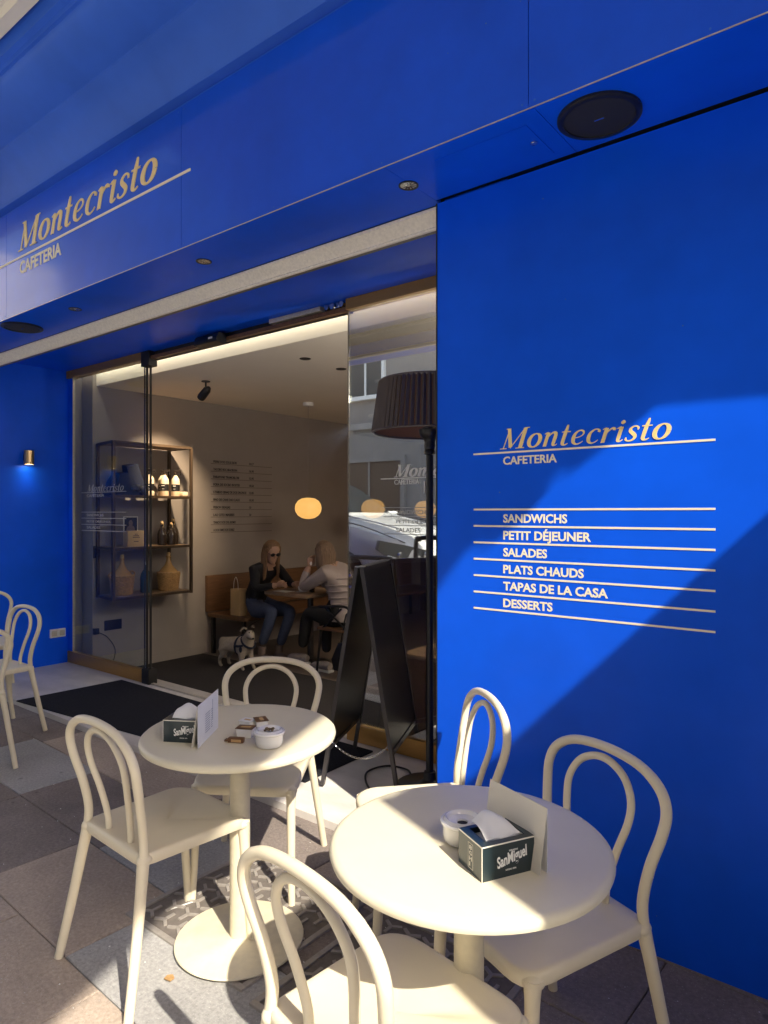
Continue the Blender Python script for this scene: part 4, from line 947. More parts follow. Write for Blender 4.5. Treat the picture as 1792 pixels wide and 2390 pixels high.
# ------------------------------------------------------------------ interior bench, table, seat, things
bn = thing('bench', 'long wooden bench with high back along the interior wall', 'bench', (-6, 6.3, FI))
P('seat', lambda b: b.box(-6.25, -5.62, 4.72, 8.6, .33, .37, .004), 'wood', bn)
P('backrest', lambda b: b.box(-6.298, -6.255, 4.72, 8.6, .38, .785, .004), 'wood', bn)
for x, y in ((-6.2, 4.76), (-5.68, 4.76), (-6.2, 6.5), (-5.68, 6.5), (-6.2, 8.5), (-5.68, 8.5)):
    P('leg', lambda b: b.box(x - .018, x + .018, y - .018, y + .018, FI, .329), 'black', bn)
tb = thing('cafe_table', 'square dark table between the two seated women', 'table', (-5.05, 5.1, FI))
P('tabletop', lambda b: b.box(-5.38, -4.76, 4.78, 5.42, .64, .672, .005), 'shelf_wood', tb)
P('post', lambda b: b.lathe([(.2, FI), (.2, FI + .015), (.035, FI + .05), (.032, .60), (.09, .639)], (-5.02, 5.10, 0), 20), 'black_frame', tb)
def ichair(x, y, rz, label):
    t = thing('cafe_chair', label, 'chair', (x, y, FI), rz)
    def q(name, fn, m='black'):
        b = MB(); fn(b); return obj(name, b, m, t, local=True)
    q('seat', lambda b: b.box(-.21, .21, -.21, .21, .43, .46, .01), 'wood')
    for sx in (-1, 1):
        for sy in (-1, 1): q('leg', lambda b: b.tube([(sx * .18, sy * .18, .43), (sx * .21, sy * .21, 0)], [.014, .011], 8))
        q('armrest', lambda b: b.tube(catmull([(sx * .19, -.18, .45), (sx * .21, -.21, .66), (sx * .23, -.05, .68), (sx * .23, .16, .66)], 5), .012, 8))
        q('brace', lambda b: (b.bar((sx * .20, -.18, .45), (sx * .215, .10, .66), .014, .014), b.bar((sx * .20, .14, .45), (sx * .215, -.12, .66), .014, .014)))
    q('backrest', lambda b: b.tube(catmull([(-.19, -.2, .46), (-.20, -.24, .74), (0, -.27, .80), (.20, -.24, .74), (.19, -.2, .46)], 6), .013, 8))
ichair(-4.42, 5.00, R(90), 'black bentwood cafe chair under the woman in the pale jacket')
# chair faces -X
t = thing('paper_bag', 'tan paper bag with rope handles standing on the bench', 'bag', (-5.85, 4.82, .37))
P('bag_body', lambda b: b.box(-5.93, -5.77, 4.78, 4.88, .371, .66, .002), 'kraft', t)
P('handle', lambda b: b.tube(catmull([(-5.89, 4.79, .655), (-5.88, 4.79, .74), (-5.85, 4.79, .79), (-5.82, 4.79, .74), (-5.81, 4.79, .655)], 5), .004, 6), 'card', t)
t = thing('coffee_cup', 'white cup on a saucer on the table between the women', 'cup', (-5.0, 4.95, .672))
P('saucer', lambda b: b.lathe([(.03, 0), (.065, .008), (.06, .01)], (-5.0, 4.95, .6725), 20), 'ceramic', t)
P('cup', lambda b: b.lathe([(.02, .01), (.035, .03), (.04, .06), (.036, .06), (.03, .02)], (-5.0, 4.95, .6725), 20), 'ceramic', t)
t = thing('paper_napkin', 'white paper sheet lying on the table in front of the woman in black', 'paper', (-5.2, 4.9, .673)); P('sheet', lambda b: b.box(-5.29, -5.10, 4.83, 4.95, .6728, .675), 'paper', t)
t = thing('drink_glass', 'dark tall drink glass at the elbow of the woman in the pale jacket', 'glass', (-4.92, 5.02, .672)); P('tumbler', lambda b: b.lathe([(.028, 0), (.034, .12), (.031, .12), (.026, .01)], (-4.92, 5.02, .6728), 16), 'darkglass', t)
t = thing('handbag', 'black handbag hanging low behind the black cafe chair', 'bag', (-4.25, 4.82, .1))
P('bag_body', lambda b: b.loft([[(-4.36, 4.74, .0), (-4.14, 4.74, .0), (-4.14, 4.86, .0), (-4.36, 4.86, .0)], [(-4.38, 4.73, .10), (-4.12, 4.73, .10), (-4.12, 4.87, .10), (-4.38, 4.87, .10)], [(-4.33, 4.77, .26), (-4.17, 4.77, .26), (-4.17, 4.83, .26), (-4.33, 4.83, .26)]]), 'black', t)
P('strap', lambda b: b.tube(catmull([(-4.32, 4.80, .25), (-4.27, 4.80, .48), (-4.24, 4.81, .52), (-4.2, 4.80, .25)], 5), .008, 6), 'black', t)
# low cabinet behind the right glass
t = thing('low_cabinet', 'low dark wooden cabinet standing behind the right glass door', 'cabinet', (-1.9, 3.7, FI))
P('carcass', lambda b: b.box(-2.62, -1.30, 3.52, 3.95, FI + .001, .56), 'wood', t)
P('top_board', lambda b: b.box(-2.64, -1.30, 3.50, 3.97, .561, .59, .004), 'shelf_wood', t)
b = MB(); b.ell((-2.3, 3.72, .63), (.2, .13, .045), 16, 8); tag(obj('cushion', b, 'suede'), 'brown cushion lying on the low cabinet behind the glass', 'cushion')

# ------------------------------------------------------------------ people and dog
def skinned(name, nodes, edges, mats, parent, sub=2, root='hips'):
    """nodes: key -> (pos, radius, material index); one continuous body surface"""
    keys = list(nodes); me = bpy.data.meshes.new(name)
    me.from_pydata([nodes[k][0] for k in keys], [(keys.index(a), keys.index(c)) for a, c in edges], [])
    ob = bpy.data.objects.new(name, me); C.objects.link(ob)
    sk = ob.modifiers.new('s', 'SKIN'); sk.use_smooth_shade = True
    for i, k in enumerate(keys):
        d = me.skin_vertices[0].data[i]; r_ = nodes[k][1]; d.radius = (r_, r_) if not isinstance(r_, tuple) else r_
        d.use_root = (k == root)
    sb = ob.modifiers.new('u', 'SUBSURF'); sb.levels = sub; sb.render_levels = sub
    ev = ob.evaluated_get(bpy.context.evaluated_depsgraph_get()); nm = bpy.data.meshes.new_from_object(ev)
    bpy.data.objects.remove(ob); nm.name = name
    nm.materials.clear()
    for m in mats: nm.materials.append(M[m])
    pos = [(Vector(nodes[a][0]), Vector(nodes[c][0]), nodes[c][2]) for a, c in edges]
    for p in nm.polygons:
        c = p.center; best = 9; bi = 0
        for a, d, mi in pos:
            ad = d - a; t_ = max(0, min(1, (c - a).dot(ad) / max(ad.length_squared, 1e-9))); dist = (a + ad * t_ - c).length
            if dist < best: best, bi = dist, mi
        p.material_index = bi; p.use_smooth = True
    off = world_offset(parent); 
    for v_ in nm.vertices: v_.co -= off
    o = bpy.data.objects.new(name, nm); C.objects.link(o); o.parent = parent; return o
def hand(parent, wrist, dir_, up, s=1.0, curl=.5):
    d = Vector(dir_).normalized(); u_ = Vector(up); u_ = (u_ - d * u_.dot(d)).normalized(); r_ = d.cross(u_); w_ = Vector(wrist); b = MB()
    b.tube([w_, w_ + d * .03 * s, w_ + d * .075 * s, w_ + d * .09 * s], [.022 * s, .034 * s, .036 * s, .028 * s], 10)
    for k, (o_, L) in enumerate(((-.027, .062), (-.009, .072), (.009, .068), (.026, .052))):
        p0 = w_ + d * .075 * s + r_ * o_ * s; p1 = p0 + (d * math.cos(curl) - u_ * math.sin(curl)) * L * .5 * s; p2 = p1 + (d * math.cos(curl * 2.2) - u_ * math.sin(curl * 2.2)) * L * .5 * s
        b.tube([p0, p1, p2], [.0095 * s, .0085 * s, .006 * s], 7)
    p0 = w_ + d * .025 * s - r_ * .03 * s; b.tube([p0, p0 + (d - r_ * .9).normalized() * .035 * s, p0 + (d * 1.3 - r_ * .5).normalized() * .065 * s], [.012 * s, .010 * s, .007 * s], 7)
    return obj('hand', b, 'skin', parent)
def head(parent, c, f, tilt=0):
    """face with brow, nose, mouth, chin and ears; f = looking direction"""
    c = Vector(c); f = Vector(f).normalized(); s_ = f.cross(Vector((0, 0, 1))).normalized(); u_ = s_.cross(f)
    T = Matrix(((f.x, s_.x, u_.x, c.x), (f.y, s_.y, u_.y, c.y), (f.z, s_.z, u_.z, c.z), (0, 0, 0, 1)))
    b = MB(); b.T = T
    rings = []
    for z, rx, ry, ox in ((-.115, .022, .024, .045), (-.105, .036, .036, .038), (-.085, .050, .048, .026), (-.06, .062, .056, .014), (-.03, .072, .064, .006), (0, .080, .068, 0), (.03, .085, .070, -.004), (.06, .083, .068, -.006), (.085, .070, .058, -.008), (.105, .045, .038, -.01), (.115, .012, .01, -.01)):
        rings.append([(ox + rx * math.cos(a), ry * math.sin(a), z) for a in [2 * math.pi * i / 18 for i in range(18)]])
    b.loft(rings)
    b.loft([[(.078, -.006, .02), (.078, .006, .02), (.084, .004, .02), (.084, -.004, .02)], [(.07, -.016, -.03), (.07, .016, -.03), (.098, .008, -.026), (.098, -.008, -.026)], [(.07, -.01, -.04), (.07, .01, -.04), (.085, .006, -.038), (.085, -.006, -.038)]])
    for sg in (-1, 1): b.ell((-.005, sg * .07, -.01), (.018, .008, .030), 8, 6)
    hd = obj('head', b, 'skin', parent, angle=60)
    b = MB(); b.T = T; b.ell((.0665, 0, -.062), (.006, .022, .006), 10, 6); obj('mouth', b, 'suede', hd)
    for sg in (-1, 1):
        b = MB(); b.T = T; b.ell((.072, sg * .028, .012), (.006, .012, .007), 8, 6); obj('eye', b, 'white', hd)
    return hd, T
def hair(parent, T, m, drop, seed=1, side=1.0, back=.0):
    q = random.Random(seed); b = MB(); b.T = T
    rings = []
    for z, r_, ox in ((-.02, .088, -.03), (.03, .094, -.022), (.07, .090, -.018), (.10, .070, -.016), (.122, .035, -.014), (.130, .005, -.014)):
        rings.append([(ox + r_ * math.cos(a) * (.90 if math.cos(a) > 0 else 1.05), r_ * .92 * math.sin(a), z) for a in [2 * math.pi * i / 20 for i in range(20)]])
    b.loft(rings); b.T = None
    down = (T.to_3x3().inverted() @ Vector((0, 0, -1)))
    for k in range(64):
        a = R(q.uniform(58, 302)); r0 = .082; L = drop * q.uniform(.75, 1.05)
        p0 = Vector((-.02 + r0 * math.cos(a), r0 * math.sin(a), q.uniform(.02, .06)))
        p1 = p0 * 1.08 + Vector((0, 0, -.08)); p2 = p1 + down * L * .5 + Vector((-.01, 0, 0)); p3 = p2 + down * L * .5 + Vector((-.01 - back, q.uniform(-.01, .01), 0))
        b.T = T; b.tube(catmull([p0, p1, p2, p3], 3), [.013, .014, .015, .015, .015, .014, .013, .012, .010, .004], 6); b.T = None
    return obj('hair', b, m, parent)
# woman in black on the bench, facing +X
w1 = thing('person', 'woman with long blonde hair and sunglasses in black top and jeans on the bench', 'person', (-5.7, 4.95, FI))
n1 = {'hips': ((-5.72, 4.96, .47), .135, 0), 'waist': ((-5.68, 4.95, .60), .125, 0), 'chest': ((-5.58, 4.94, .80), .130, 0), 'upper': ((-5.53, 4.93, .90), .100, 0), 'neck': ((-5.475, 4.925, .975), .045, 2), 'skull': ((-5.44, 4.92, 1.03), .050, 2),
      'sr': ((-5.52, 4.77, .885), .068, 0), 'er': ((-5.45, 4.72, .70), .050, 0), 'wr': ((-5.26, 4.80, .735), .034, 0), 'hr': ((-5.21, 4.82, .745), .024, 2),
      'sl': ((-5.52, 5.10, .885), .068, 0), 'el': ((-5.38, 5.16, .72), .048, 0), 'wl': ((-5.20, 5.04, .73), .032, 0), 'hl': ((-5.15, 5.0, .74), .024, 2),
      'hipr': ((-5.64, 4.86, .45), .105, 1), 'kr': ((-5.27, 4.80, .47), .072, 1), 'ar': ((-5.44, 4.80, .10), .050, 1),
      'hipl': ((-5.64, 5.06, .45), .105, 1), 'kl': ((-5.20, 5.00, .46), .070, 1), 'al': ((-5.34, 4.96, .08), .050, 1)}
e1 = [('hips', 'waist'), ('waist', 'chest'), ('chest', 'upper'), ('upper', 'neck'), ('neck', 'skull'), ('upper', 'sr'), ('sr', 'er'), ('er', 'wr'), ('wr', 'hr'), ('upper', 'sl'), ('sl', 'el'), ('el', 'wl'), ('wl', 'hl'), ('hips', 'hipr'), ('hipr', 'kr'), ('kr', 'ar'), ('hips', 'hipl'), ('hipl', 'kl'), ('kl', 'al')]
skinned('body', n1, e1, ['jacket_b', 'jeans', 'skin'], w1)
f1 = Vector((.86, -.25, -.42)); hd, T1 = head(w1, (-5.40, 4.91, 1.075), f1)
hair(w1, T1, 'hair', .26, 3)
b = MB(); b.T = T1
for sg in (-1, 1): b.ell((.085, sg * .032, .010), (.005, .026, .021), 12, 8); b.tube([(.08, sg * .06, .014), (0, sg * .078, .012)], .003, 5)
b.tube([(.088, -.01, .014), (.088, .01, .014)], .003, 5); obj('sunglasses', b, 'black', w1)
hand(w1, (-5.22, 4.82, .745), (.85, .1, .25), (0, 0, 1), .95, .7); hand(w1, (-5.16, 5.0, .74), (.9, -.2, .1), (0, 0, 1), .95, .6)
for (x, y, z, a) in ((-5.45, 4.80, .0, .3), (-5.36, 4.96, .0, -.1)):
    b = MB(); b.T = Matrix.Translation((x, y, 0)) @ Matrix.Rotation(a, 4, 'Z')
    b.tube([(-.06, 0, FI + .05), (-.02, 0, FI + .055), (.07, 0, FI + .042), (.15, 0, FI + .03), (.185, 0, FI + .025)], [.035, .045, .042, .034, .018], 12); b.tube([(0, 0, FI + .04), (.01, 0, FI + .17)], [.045, .045], 12); obj('boot', b, 'suede', w1)
# woman in the pale jacket, facing -X
w2 = thing('person', 'woman with long hair in a pale quilted jacket leaning on the table', 'person', (-4.45, 5.0, FI))
n2 = {'hips': ((-4.44, 5.00, .49), .140, 1), 'waist': ((-4.45, 5.00, .60), .135, 0), 'chest': ((-4.50, 4.99, .80), .150, 0), 'upper': ((-4.56, 4.98, .92), .115, 0), 'neck': ((-4.62, 4.97, .99), .05, 2), 'skull': ((-4.66, 4.97, 1.04), .05, 2),
      'sr': ((-4.55, 4.82, .90), .080, 0), 'er': ((-4.84, 4.80, .735), .058, 0), 'wr': ((-4.835, 4.86, .90), .042, 0), 'hr': ((-4.81, 4.875, .96), .025, 2),
      'sl': ((-4.58, 5.14, .90), .080, 0), 'el': ((-4.88, 5.16, .735), .055, 0), 'wl': ((-4.85, 5.08, .90), .040, 0), 'hl': ((-4.82, 5.06, .95), .025, 2),
      'hipr': ((-4.50, 4.90, .46), .110, 1), 'kr': ((-4.82, 4.86, .50), .078, 1), 'ar': ((-4.90, 4.86, .12), .052, 1),
      'hipl': ((-4.50, 5.10, .46), .110, 1), 'kl': ((-4.82, 5.12, .48), .075, 1), 'al': ((-4.62, 4.92, .10), .050, 1)}
skinned('body', n2, e1, ['puffer', 'trouser', 'skin'], w2)
b = MB()
for z0_, x0_, ry in ((.60, -4.45, .140), (.66, -4.465, .143), (.72, -4.48, .150), (.78, -4.495, .155), (.84, -4.52, .152)):
    b.tube([(x0_ + ry * 1.01 * math.cos(a), 4.995 + ry * 1.01 * math.sin(a), z0_ + .015 * math.cos(a)) for a in [2 * math.pi * i / 28 for i in range(29)]], .009, 6, caps=False)
b.loft([[(-4.44 + r_ * math.cos(a), 5.0 + r_ * math.sin(a), z_) for a in [2 * math.pi * i / 24 for i in range(24)]] for z_, r_ in ((.44, .185), (.50, .172), (.58, .148), (.62, .130))], cap=False)
obj('jacket_quilting', b, 'puffer', w2, angle=60)
hd, T2_ = head(w2, (-4.70, 4.965, 1.085), (-.93, .12, -.30)); hair(w2, T2_, 'hair2', .22, 8, back=.06)
hand(w2, (-4.81, 4.875, .955), (.1, .1, .95), (-1, 0, 0), .95, .5); hand(w2, (-4.82, 5.06, .95), (.1, -.1, .95), (-1, 0, 0), .95, .5)
b = MB(); b.ell((-4.775, 4.86, .985), (.014, .012, .02), 8, 6); obj('earring', b, 'white', w2)
for (x, y, z, a, tl) in ((-4.90, 4.86, .05, 180, .04), (-4.62, 4.90, 0, 178, 0)):
    b = MB(); b.T = Matrix.Translation((x, y, z)) @ Matrix.Rotation(R(a), 4, 'Z') @ Matrix.Rotation(-tl, 4, 'Y')
    b.tube([(-.07, 0, FI + .055), (-.02, 0, FI + .06), (.07, 0, FI + .05), (.15, 0, FI + .04), (.19, 0, FI + .033)], [.036, .044, .042, .036, .020], 12); sh_ = obj('sneaker', b, 'sneaker', w2)
    b2 = MB(); b2.T = b.T; b2.loft([[(-.085, -.036, FI), (.12, -.042, FI), (.195, -.02, FI), (.195, .02, FI), (.12, .042, FI), (-.085, .036, FI)], [(-.085, -.036, FI + .022), (.12, -.042, FI + .022), (.20, -.02, FI + .026), (.20, .02, FI + .026), (.12, .042, FI + .022), (-.085, .036, FI + .022)]]); obj('sole', b2, 'white', sh_)
# the dog
dg = thing('dog', 'small white dog in a dark harness standing on the carpet by the bench', 'dog', (-5.4, 4.45, FI))
D = lambda x, y, z: (-5.40 + x, 4.45 + y, FI + z)
nd = {'hips': (D(-.17, 0, .25), .075, 0), 'belly': (D(-.04, 0, .245), .070, 0), 'chest': (D(.10, 0, .24), .088, 0), 'neck': (D(.18, -.01, .31), .060, 0), 'head': (D(.215, -.03, .385), .055, 0), 'muz': (D(.265, -.055, .36), .032, 0), 'nose': (D(.305, -.072, .345), .022, 0),
      'tail1': (D(-.25, 0, .27), .026, 0), 'tail2': (D(-.285, 0, .235), .018, 0), 'tail3': (D(-.29, 0, .20), .010, 0)}
ed = [('hips', 'belly'), ('belly', 'chest'), ('chest', 'neck'), ('neck', 'head'), ('head', 'muz'), ('muz', 'nose'), ('hips', 'tail1'), ('tail1', 'tail2'), ('tail2', 'tail3')]
for sg, nm in ((-1, 'r'), (1, 'l')):
    nd['fs' + nm] = (D(.12, sg * .05, .17), .040, 0); nd['fe' + nm] = (D(.115 + .03 * (sg > 0), sg * .055, .10), .024, 0); nd['fw' + nm] = (D(.13 + .04 * (sg > 0), sg * .055, .03), .018, 0); nd['fp' + nm] = (D(.155 + .04 * (sg > 0), sg * .055, .012), .017, 0)
    nd['ht' + nm] = (D(-.18, sg * .05, .17), .050, 0); nd['hk' + nm] = (D(-.165, sg * .055, .13), .032, 0); nd['hh' + nm] = (D(-.225, sg * .055, .085), .020, 0); nd['hf' + nm] = (D(-.215, sg * .055, .02), .017, 0); nd['hp' + nm] = (D(-.185, sg * .055, .011), .016, 0)
    ed += [('chest', 'fs' + nm), ('fs' + nm, 'fe' + nm), ('fe' + nm, 'fw' + nm), ('fw' + nm, 'fp' + nm), ('hips', 'ht' + nm), ('ht' + nm, 'hk' + nm), ('hk' + nm, 'hh' + nm), ('hh' + nm, 'hf' + nm), ('hf' + nm, 'hp' + nm)]
skinned('body', nd, ed, ['fur'], dg)
for sg, m_ in ((-1, 'fur'), (1, 'fur_d')):
    b = MB(); b.loft([[D(.18, sg * .035 - .02, .43), D(.21, sg * .04 - .02, .435), D(.215, sg * .045 - .02, .425), D(.185, sg * .04 - .02, .42)], [D(.165, sg * .055 - .02, .445), D(.20, sg * .06 - .02, .45), D(.205, sg * .065 - .02, .44), D(.17, sg * .06 - .02, .435)], [D(.155, sg * .085 - .02, .41), D(.165, sg * .086 - .02, .412), D(.166, sg * .09 - .02, .408), D(.156, sg * .088 - .02, .405)]]); obj('ear', b, m_, dg)
b = MB(); b.ell(D(.322, -.080, .350), (.012, .011, .009), 8, 6); obj('nose', b, 'rubber', dg)
for dy in (-.028, .012):
    b = MB(); b.ell(D(.255, -.045 + dy, .400), (.007, .007, .006), 8, 6); obj('eye', b, 'rubber', dg)
b = MB()
for xo, zz, r_, tl in ((.05, .24, .090, 0), (.155, .285, .078, .8)):
    pts_ = [Vector((math.sin(tl) * r_ * math.cos(a) * -1, r_ * math.sin(a) * .95, math.cos(tl) * r_ * math.cos(a))) for a in [2 * math.pi * i / 20 for i in range(21)]]
    b.tube([Vector(D(xo, 0, zz)) + p for p in pts_], .011, 6, caps=False)
b.tube([D(.05, -.088, .25), D(.11, -.092, .25), D(.16, -.075, .26)], .012, 6); b.tube([D(.05, 0, .335), D(.11, -.005, .345), D(.14, -.005, .35)], .014, 6); b.ell(D(.14, -.085, .22), (.02, .012, .03), 8, 6)
obj('harness', b, 'navy', dg)
t = thing('dog_lead', 'thin lead running from the dog up to the bench', 'lead', (-5.45, 4.6, .3)); P('strap', lambda b: b.tube(catmull([D(.08, 0, .35), D(.04, .12, .42), (-5.40, 4.75, .38)], 5), .003, 5), 'rubber', t)

# ------------------------------------------------------------------ the street behind the camera (mirrored in the glass)
ob_ = thing('street_building', 'pale rendered building across the street with dark shuttered shop doors', 'building', (-8, -9.2, 0))
P('facade_wall', lambda b: b.box(-27, 22, -9.6, -9.2, -.1, 12.5), 'stone', ob_)
P('plinth', lambda b: b.box(-27, 22, -9.2, -9.14, -.1, .7), 'pave_grey', ob_)
P('cornice', lambda b: b.box(-27.1, 22.1, -9.2, -8.9, 12.5, 12.8), 'stone', ob_)
P('string_course', lambda b: b.box(-27, 22, -9.2, -9.08, 4.0, 4.2), 'stone', ob_)
for x in (-23, -18, -14.2, -9.4, -4.5, 1, 6, 12, 18):
    dd = P('shop_door', lambda b: b.box(x, x + 2.4, -9.2, -9.15, 0, 3.0), 'doorbrown', ob_)
    P('door_frame', lambda b: (b.box(x - .15, x, -9.2, -9.1, 0, 3.15), b.box(x + 2.4, x + 2.55, -9.2, -9.1, 0, 3.15), b.box(x, x + 2.4, -9.2, -9.1, 3.0, 3.15), b.box(x + 1.17, x + 1.23, -9.149, -9.12, 0, 3.0)), 'stone', dd)
    for z in (5, 8.4):
        ww = P('window', lambda b: b.box(x + .4, x + 1.7, -9.2, -9.16, z, z + 2), 'carglass', ob_)
        P('window_frame', lambda b: (b.box(x + .3, x + .4, -9.2, -9.1, z - .1, z + 2.1), b.box(x + 1.7, x + 1.8, -9.2, -9.1, z - .1, z + 2.1), b.box(x + .4, x + 1.7, -9.2, -9.05, z - .12, z), b.box(x + .4, x + 1.7, -9.2, -9.1, z + 2, z + 2.1), b.box(x + 1.02, x + 1.08, -9.159, -9.13, z, z + 2)), 'white', ww)
eb = thing('street_building', 'sunlit cream building closing the far left end of the street', 'building', (-32, -10, 0))
P('facade_wall', lambda b: b.box(-36, -32, -26, 1.0, -.1, 13), 'ceil_edge', eb)
for yy in (-22, -18, -14, -10.5, -3):
    for zz in (2, 5): P('window', lambda b: b.box(-32, -31.97, yy, yy + 1.1, zz, zz + 1.7), 'carglass', eb)
b = MB(); b.box(-27, 22, -9.2, -7.4, -.1, .12, .01); struct(obj('far_pavement', b, 'pave_tan'))
# white car parked at the kerb, facing +X
car = thing('parked_car', 'white car parked at the kerb, mirrored in the right glass door', 'car')
secs = [(2.27, .62, .38, .56, .70, .52), (2.20, .80, .30, .68, .84, .66), (2.02, .89, .25, .80, .94, .76), (1.6, .92, .24, .90, 1.02, .80), (1.0, .93, .24, .97, 1.10, .80), (.82, .93, .24, .99, 1.13, .79), (.35, .93, .24, 1.0, 1.42, .68), (-.1, .93, .24, 1.01, 1.60, .62), (-.9, .93, .24, 1.02, 1.66, .61), (-1.6, .92, .24, 1.03, 1.60, .60), (-2.0, .91, .26, 1.03, 1.36, .62), (-2.2, .88, .34, .95, 1.02, .66), (-2.27, .80, .42, .85, .92, .6)]
def sec(s):
    x, w, zb, zs, zt, wt = s; h = [(0, zb), (w * .8, zb), (w * .97, zb + .08), (w, zb + .25 if zs - zb > .4 else zb + .12), (w * .985, zs - .08), (w * .96, zs), (wt, zt - .03), (wt * .85, zt), (0, zt + .01)]
    return [(x, y, z) for y, z in h] + [(x, -y, z) for y, z in h[-2:0:-1]]
b = MB(); b.loft([sec(s) for s in secs]); obj('body', b, 'carwhite', car, local=True, angle=32)
def lerp_s(x):
    for a, c in zip(secs, secs[1:]):
        if a[0] >= x >= c[0]:
            t_ = (a[0] - x) / (a[0] - c[0]); return [p + (q - p) * t_ for p, q in zip(a, c)]
def roofpt(x, f_, off, sg):       # f_: 0 at belt, 1 at roof edge
    s = lerp_s(x); y0, z0, y1, z1 = s[1] * .96, s[3], s[5], s[4] - .03
    n_ = Vector((z1 - z0, y0 - y1)).normalized() if abs(z1 - z0) + abs(y0 - y1) > 0 else Vector((1, 0))
    return (x, sg * (y0 + (y1 - y0) * f_ + n_.x * off), z0 + (z1 - z0) * f_ + n_.y * off)
for sg in (-1, 1):
    for xa, xb in ((.62, -.32), (-.38, -1.25), (-1.31, -1.85)):
        xs_ = [xa + (xb - xa) * i / 4 for i in range(5)]; b = MB()
        vs = [roofpt(x, .08, .006, sg) for x in xs_] + [roofpt(x, .90, .006, sg) for x in xs_]
        b.add(vs, [(i, i + 1, 6 + i, 5 + i) for i in range(4)]); obj('side_window', b, 'carglass', car, local=True)
    b = MB(); b.box(.42, .60, sg * .93, sg * 1.10, 1.0, 1.13, .03); obj('wing_mirror', b, 'carwhite', car, local=True)
    hb = MB(); hl_ = [(2.215, .36, .62), (2.235, .36, .79), (2.12, .70, .86), (1.88, .885, .90), (1.88, .915, .80), (2.14, .80, .63)]
    hb.add([(x + .045, sg * (y + .030), z) for x, y, z in hl_] + [(x - .03, sg * (y - .02), z) for x, y, z in hl_], [(0, 1, 2, 3, 4, 5), (11, 10, 9, 8, 7, 6)] + [(i, (i + 1) % 6, 6 + (i + 1) % 6, 6 + i) for i in range(6)])
    h_ = obj('headlight', hb, 'carblack', car, local=True)
    b = MB()
    for cx_, cy_ in ((2.262, .50), (2.225, .64), (2.12, .80)): b.lathe([(.035, 0), (.035, .02), (.028, .026)], (cx_ + .0, sg * cy_, .755), 14, 'x')
    obj('lens', b, 'chrome', h_, local=True)
    b = MB(); b.tube([(2.27, sg * .45, .665), (2.205, sg * .74, .675), (2.04, sg * .91, .74)], .014, 6); obj('light_strip', b, 'white', h_, local=True)
    for x in (1.38, -1.38):
        b = MB(); b.lathe([(.405, .10), (.405, .945 - .0)], (x, 0, 0), 28, 'y', close=True) if 0 else b.lathe([(.40, 0), (.40, .012)], (x, sg * .925 - .006, .36), 32, 'y'); obj('wheel_arch', b, 'carblack', car, local=True)
        b = MB(); b.lathe([(.30, -.1), (.345, -.09), (.35, -.05), (.35, .05), (.345, .09), (.24, .095)], (x, sg * .86, .35), 32, 'y'); wh = obj('wheel', b, 'tyre', car, local=True)
        b = MB()
        for k in range(10):
            a = k * R(36); b.bar((x, sg * .965, .35), (x + .235 * math.cos(a), sg * .965, .35 + .235 * math.sin(a)), .03, .016, up=(0, 1, 0))
        b.tube([(x + .24 * math.cos(a), sg * .96, .35 + .24 * math.sin(a)) for a in [2 * math.pi * i / 28 for i in range(29)]], .012, 6, caps=False); obj('rim', b, 'chrome', wh, local=True)
wsx = [(.80, 0), (.60, .33), (.35, .66), (0, .95)]
b = MB()
for sg in (1,):
    rows__ = []
    for x in (.80, .6, .35, .1, -.06):
        s = lerp_s(x); rows__.append([(x + .008, y, s[4] + .016) for y in (-s[5] * .86, -s[5] * .4, 0, s[5] * .4, s[5] * .86)])
    b.add([p for r_ in rows__ for p in r_], [(j * 5 + i, j * 5 + i + 1, (j + 1) * 5 + i + 1, (j + 1) * 5 + i) for j in range(4) for i in range(4)])
obj('windscreen', b, 'carglass', car, local=True)
b = MB(); b.box(2.24, 2.30, -.40, .40, .60, .74, .01); b.box(2.22, 2.285, -.62, .62, .40, .50, .01); gr = obj('grille', b, 'carblack', car, local=True)
b = MB(); b.box(2.301, 2.306, -.38, .38, .70, .712); obj('chrome_bar', b, 'chrome', gr, local=True)
b = MB(); b.box(2.286, 2.292, -.26, .26, .43, .53); obj('number_plate', b, 'white', gr, local=True)
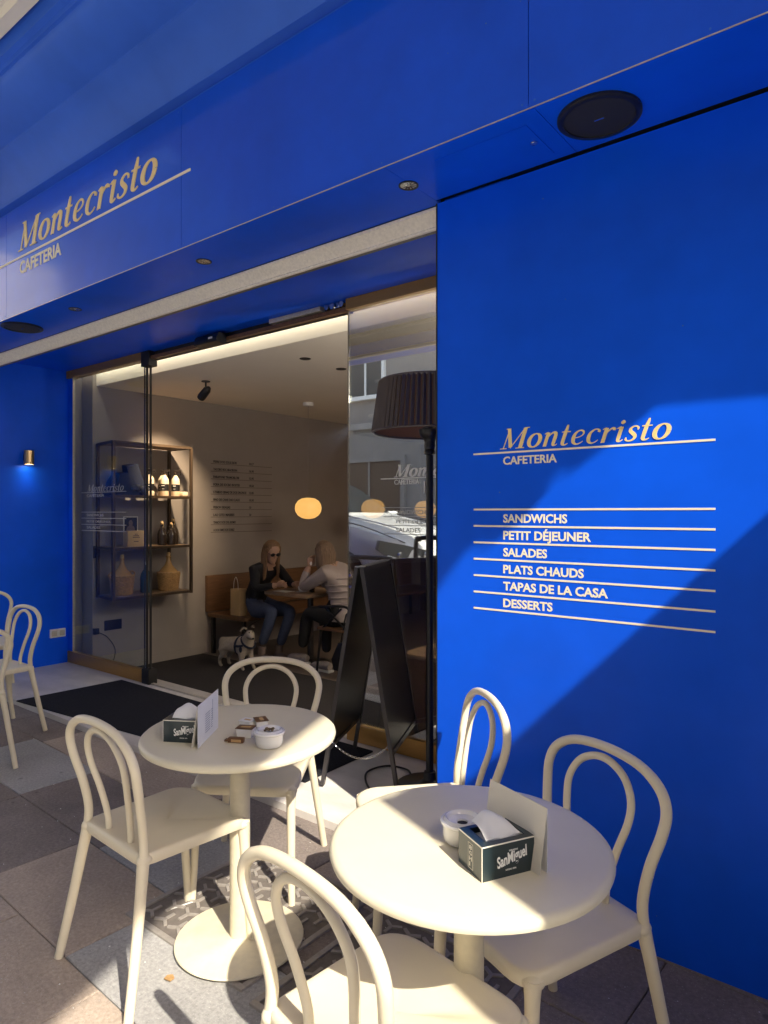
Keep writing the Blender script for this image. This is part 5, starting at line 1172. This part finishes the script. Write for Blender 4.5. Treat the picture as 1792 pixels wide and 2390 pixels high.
for sg in (-1, 1):
    b = MB(); b.tube(catmull([(2.12, sg * .70, .885), (1.6, sg * .80, 1.03), (1.0, sg * .81, 1.105), (.86, sg * .80, 1.13)], 4), .006, 5); obj('bonnet_seam', b, 'carblack', car, local=True)
    b = MB(); b.tube(catmull([(2.2, sg * .28, .90), (1.7, sg * .42, 1.035), (1.0, sg * .50, 1.135)], 4), .010, 5); obj('bonnet_crease', b, 'carwhite', car, local=True)
    b = MB(); b.box(-.95, .95, sg * .915, sg * .945, .24, .40, .01); obj('side_sill', b, 'carblack', car, local=True)
    for x in (.70, -.36, -1.22):
        b = MB(); b.tube([(x, sg * .932, .42), (x, sg * .93, .70), (x + .01, sg * .91, .97)], .005, 5); obj('door_seam', b, 'carblack', car, local=True)
    for x in (.10, -.95):
        b = MB(); b.box(x - .10, x + .10, sg * .925, sg * .955, .86, .89, .008); obj('door_handle', b, 'chrome', car, local=True)
    b = MB(); b.loft([[(2.19, sg * .62, .36), (2.10, sg * .80, .38), (2.10, sg * .80, .52), (2.19, sg * .62, .50)], [(2.25, sg * .62, .36), (2.16, sg * .82, .38), (2.16, sg * .82, .52), (2.25, sg * .62, .50)]]); obj('fog_light_recess', b, 'carblack', car, local=True)
car.location = (-7.20, -.75, .30); car.scale = (1.08, 1.08, 1.08); car.rotation_euler = (0, R(3.2), 0)
# street barriers
for x0_, x1_, y_, h_, lab in ((-4.35, -3.1, .50, 1.22, 'tall black pavement barrier mirrored in the right glass'), (-6.4, -4.55, .62, .98, 'lower black hoop barrier mirrored beside the sign')):
    t = thing('pavement_barrier', lab, 'barrier', (x0_, y_, 0), group='black barriers along the kerb')
    P('hoop', lambda b: b.tube(catmull([(x0_, y_, 0), (x0_, y_, h_ - .12), (x0_ + .05, y_, h_ - .02), (x0_ + .14, y_, h_), ((x0_ + x1_) / 2, y_, h_), (x1_ - .14, y_, h_), (x1_ - .05, y_, h_ - .02), (x1_, y_, h_ - .12), (x1_, y_, 0)], 5), .026, 10), 'black', t)
    P('cross_bar', lambda b: b.tube([(x0_, y_, .42), (x1_, y_, .42)], .018, 8), 'black', t)
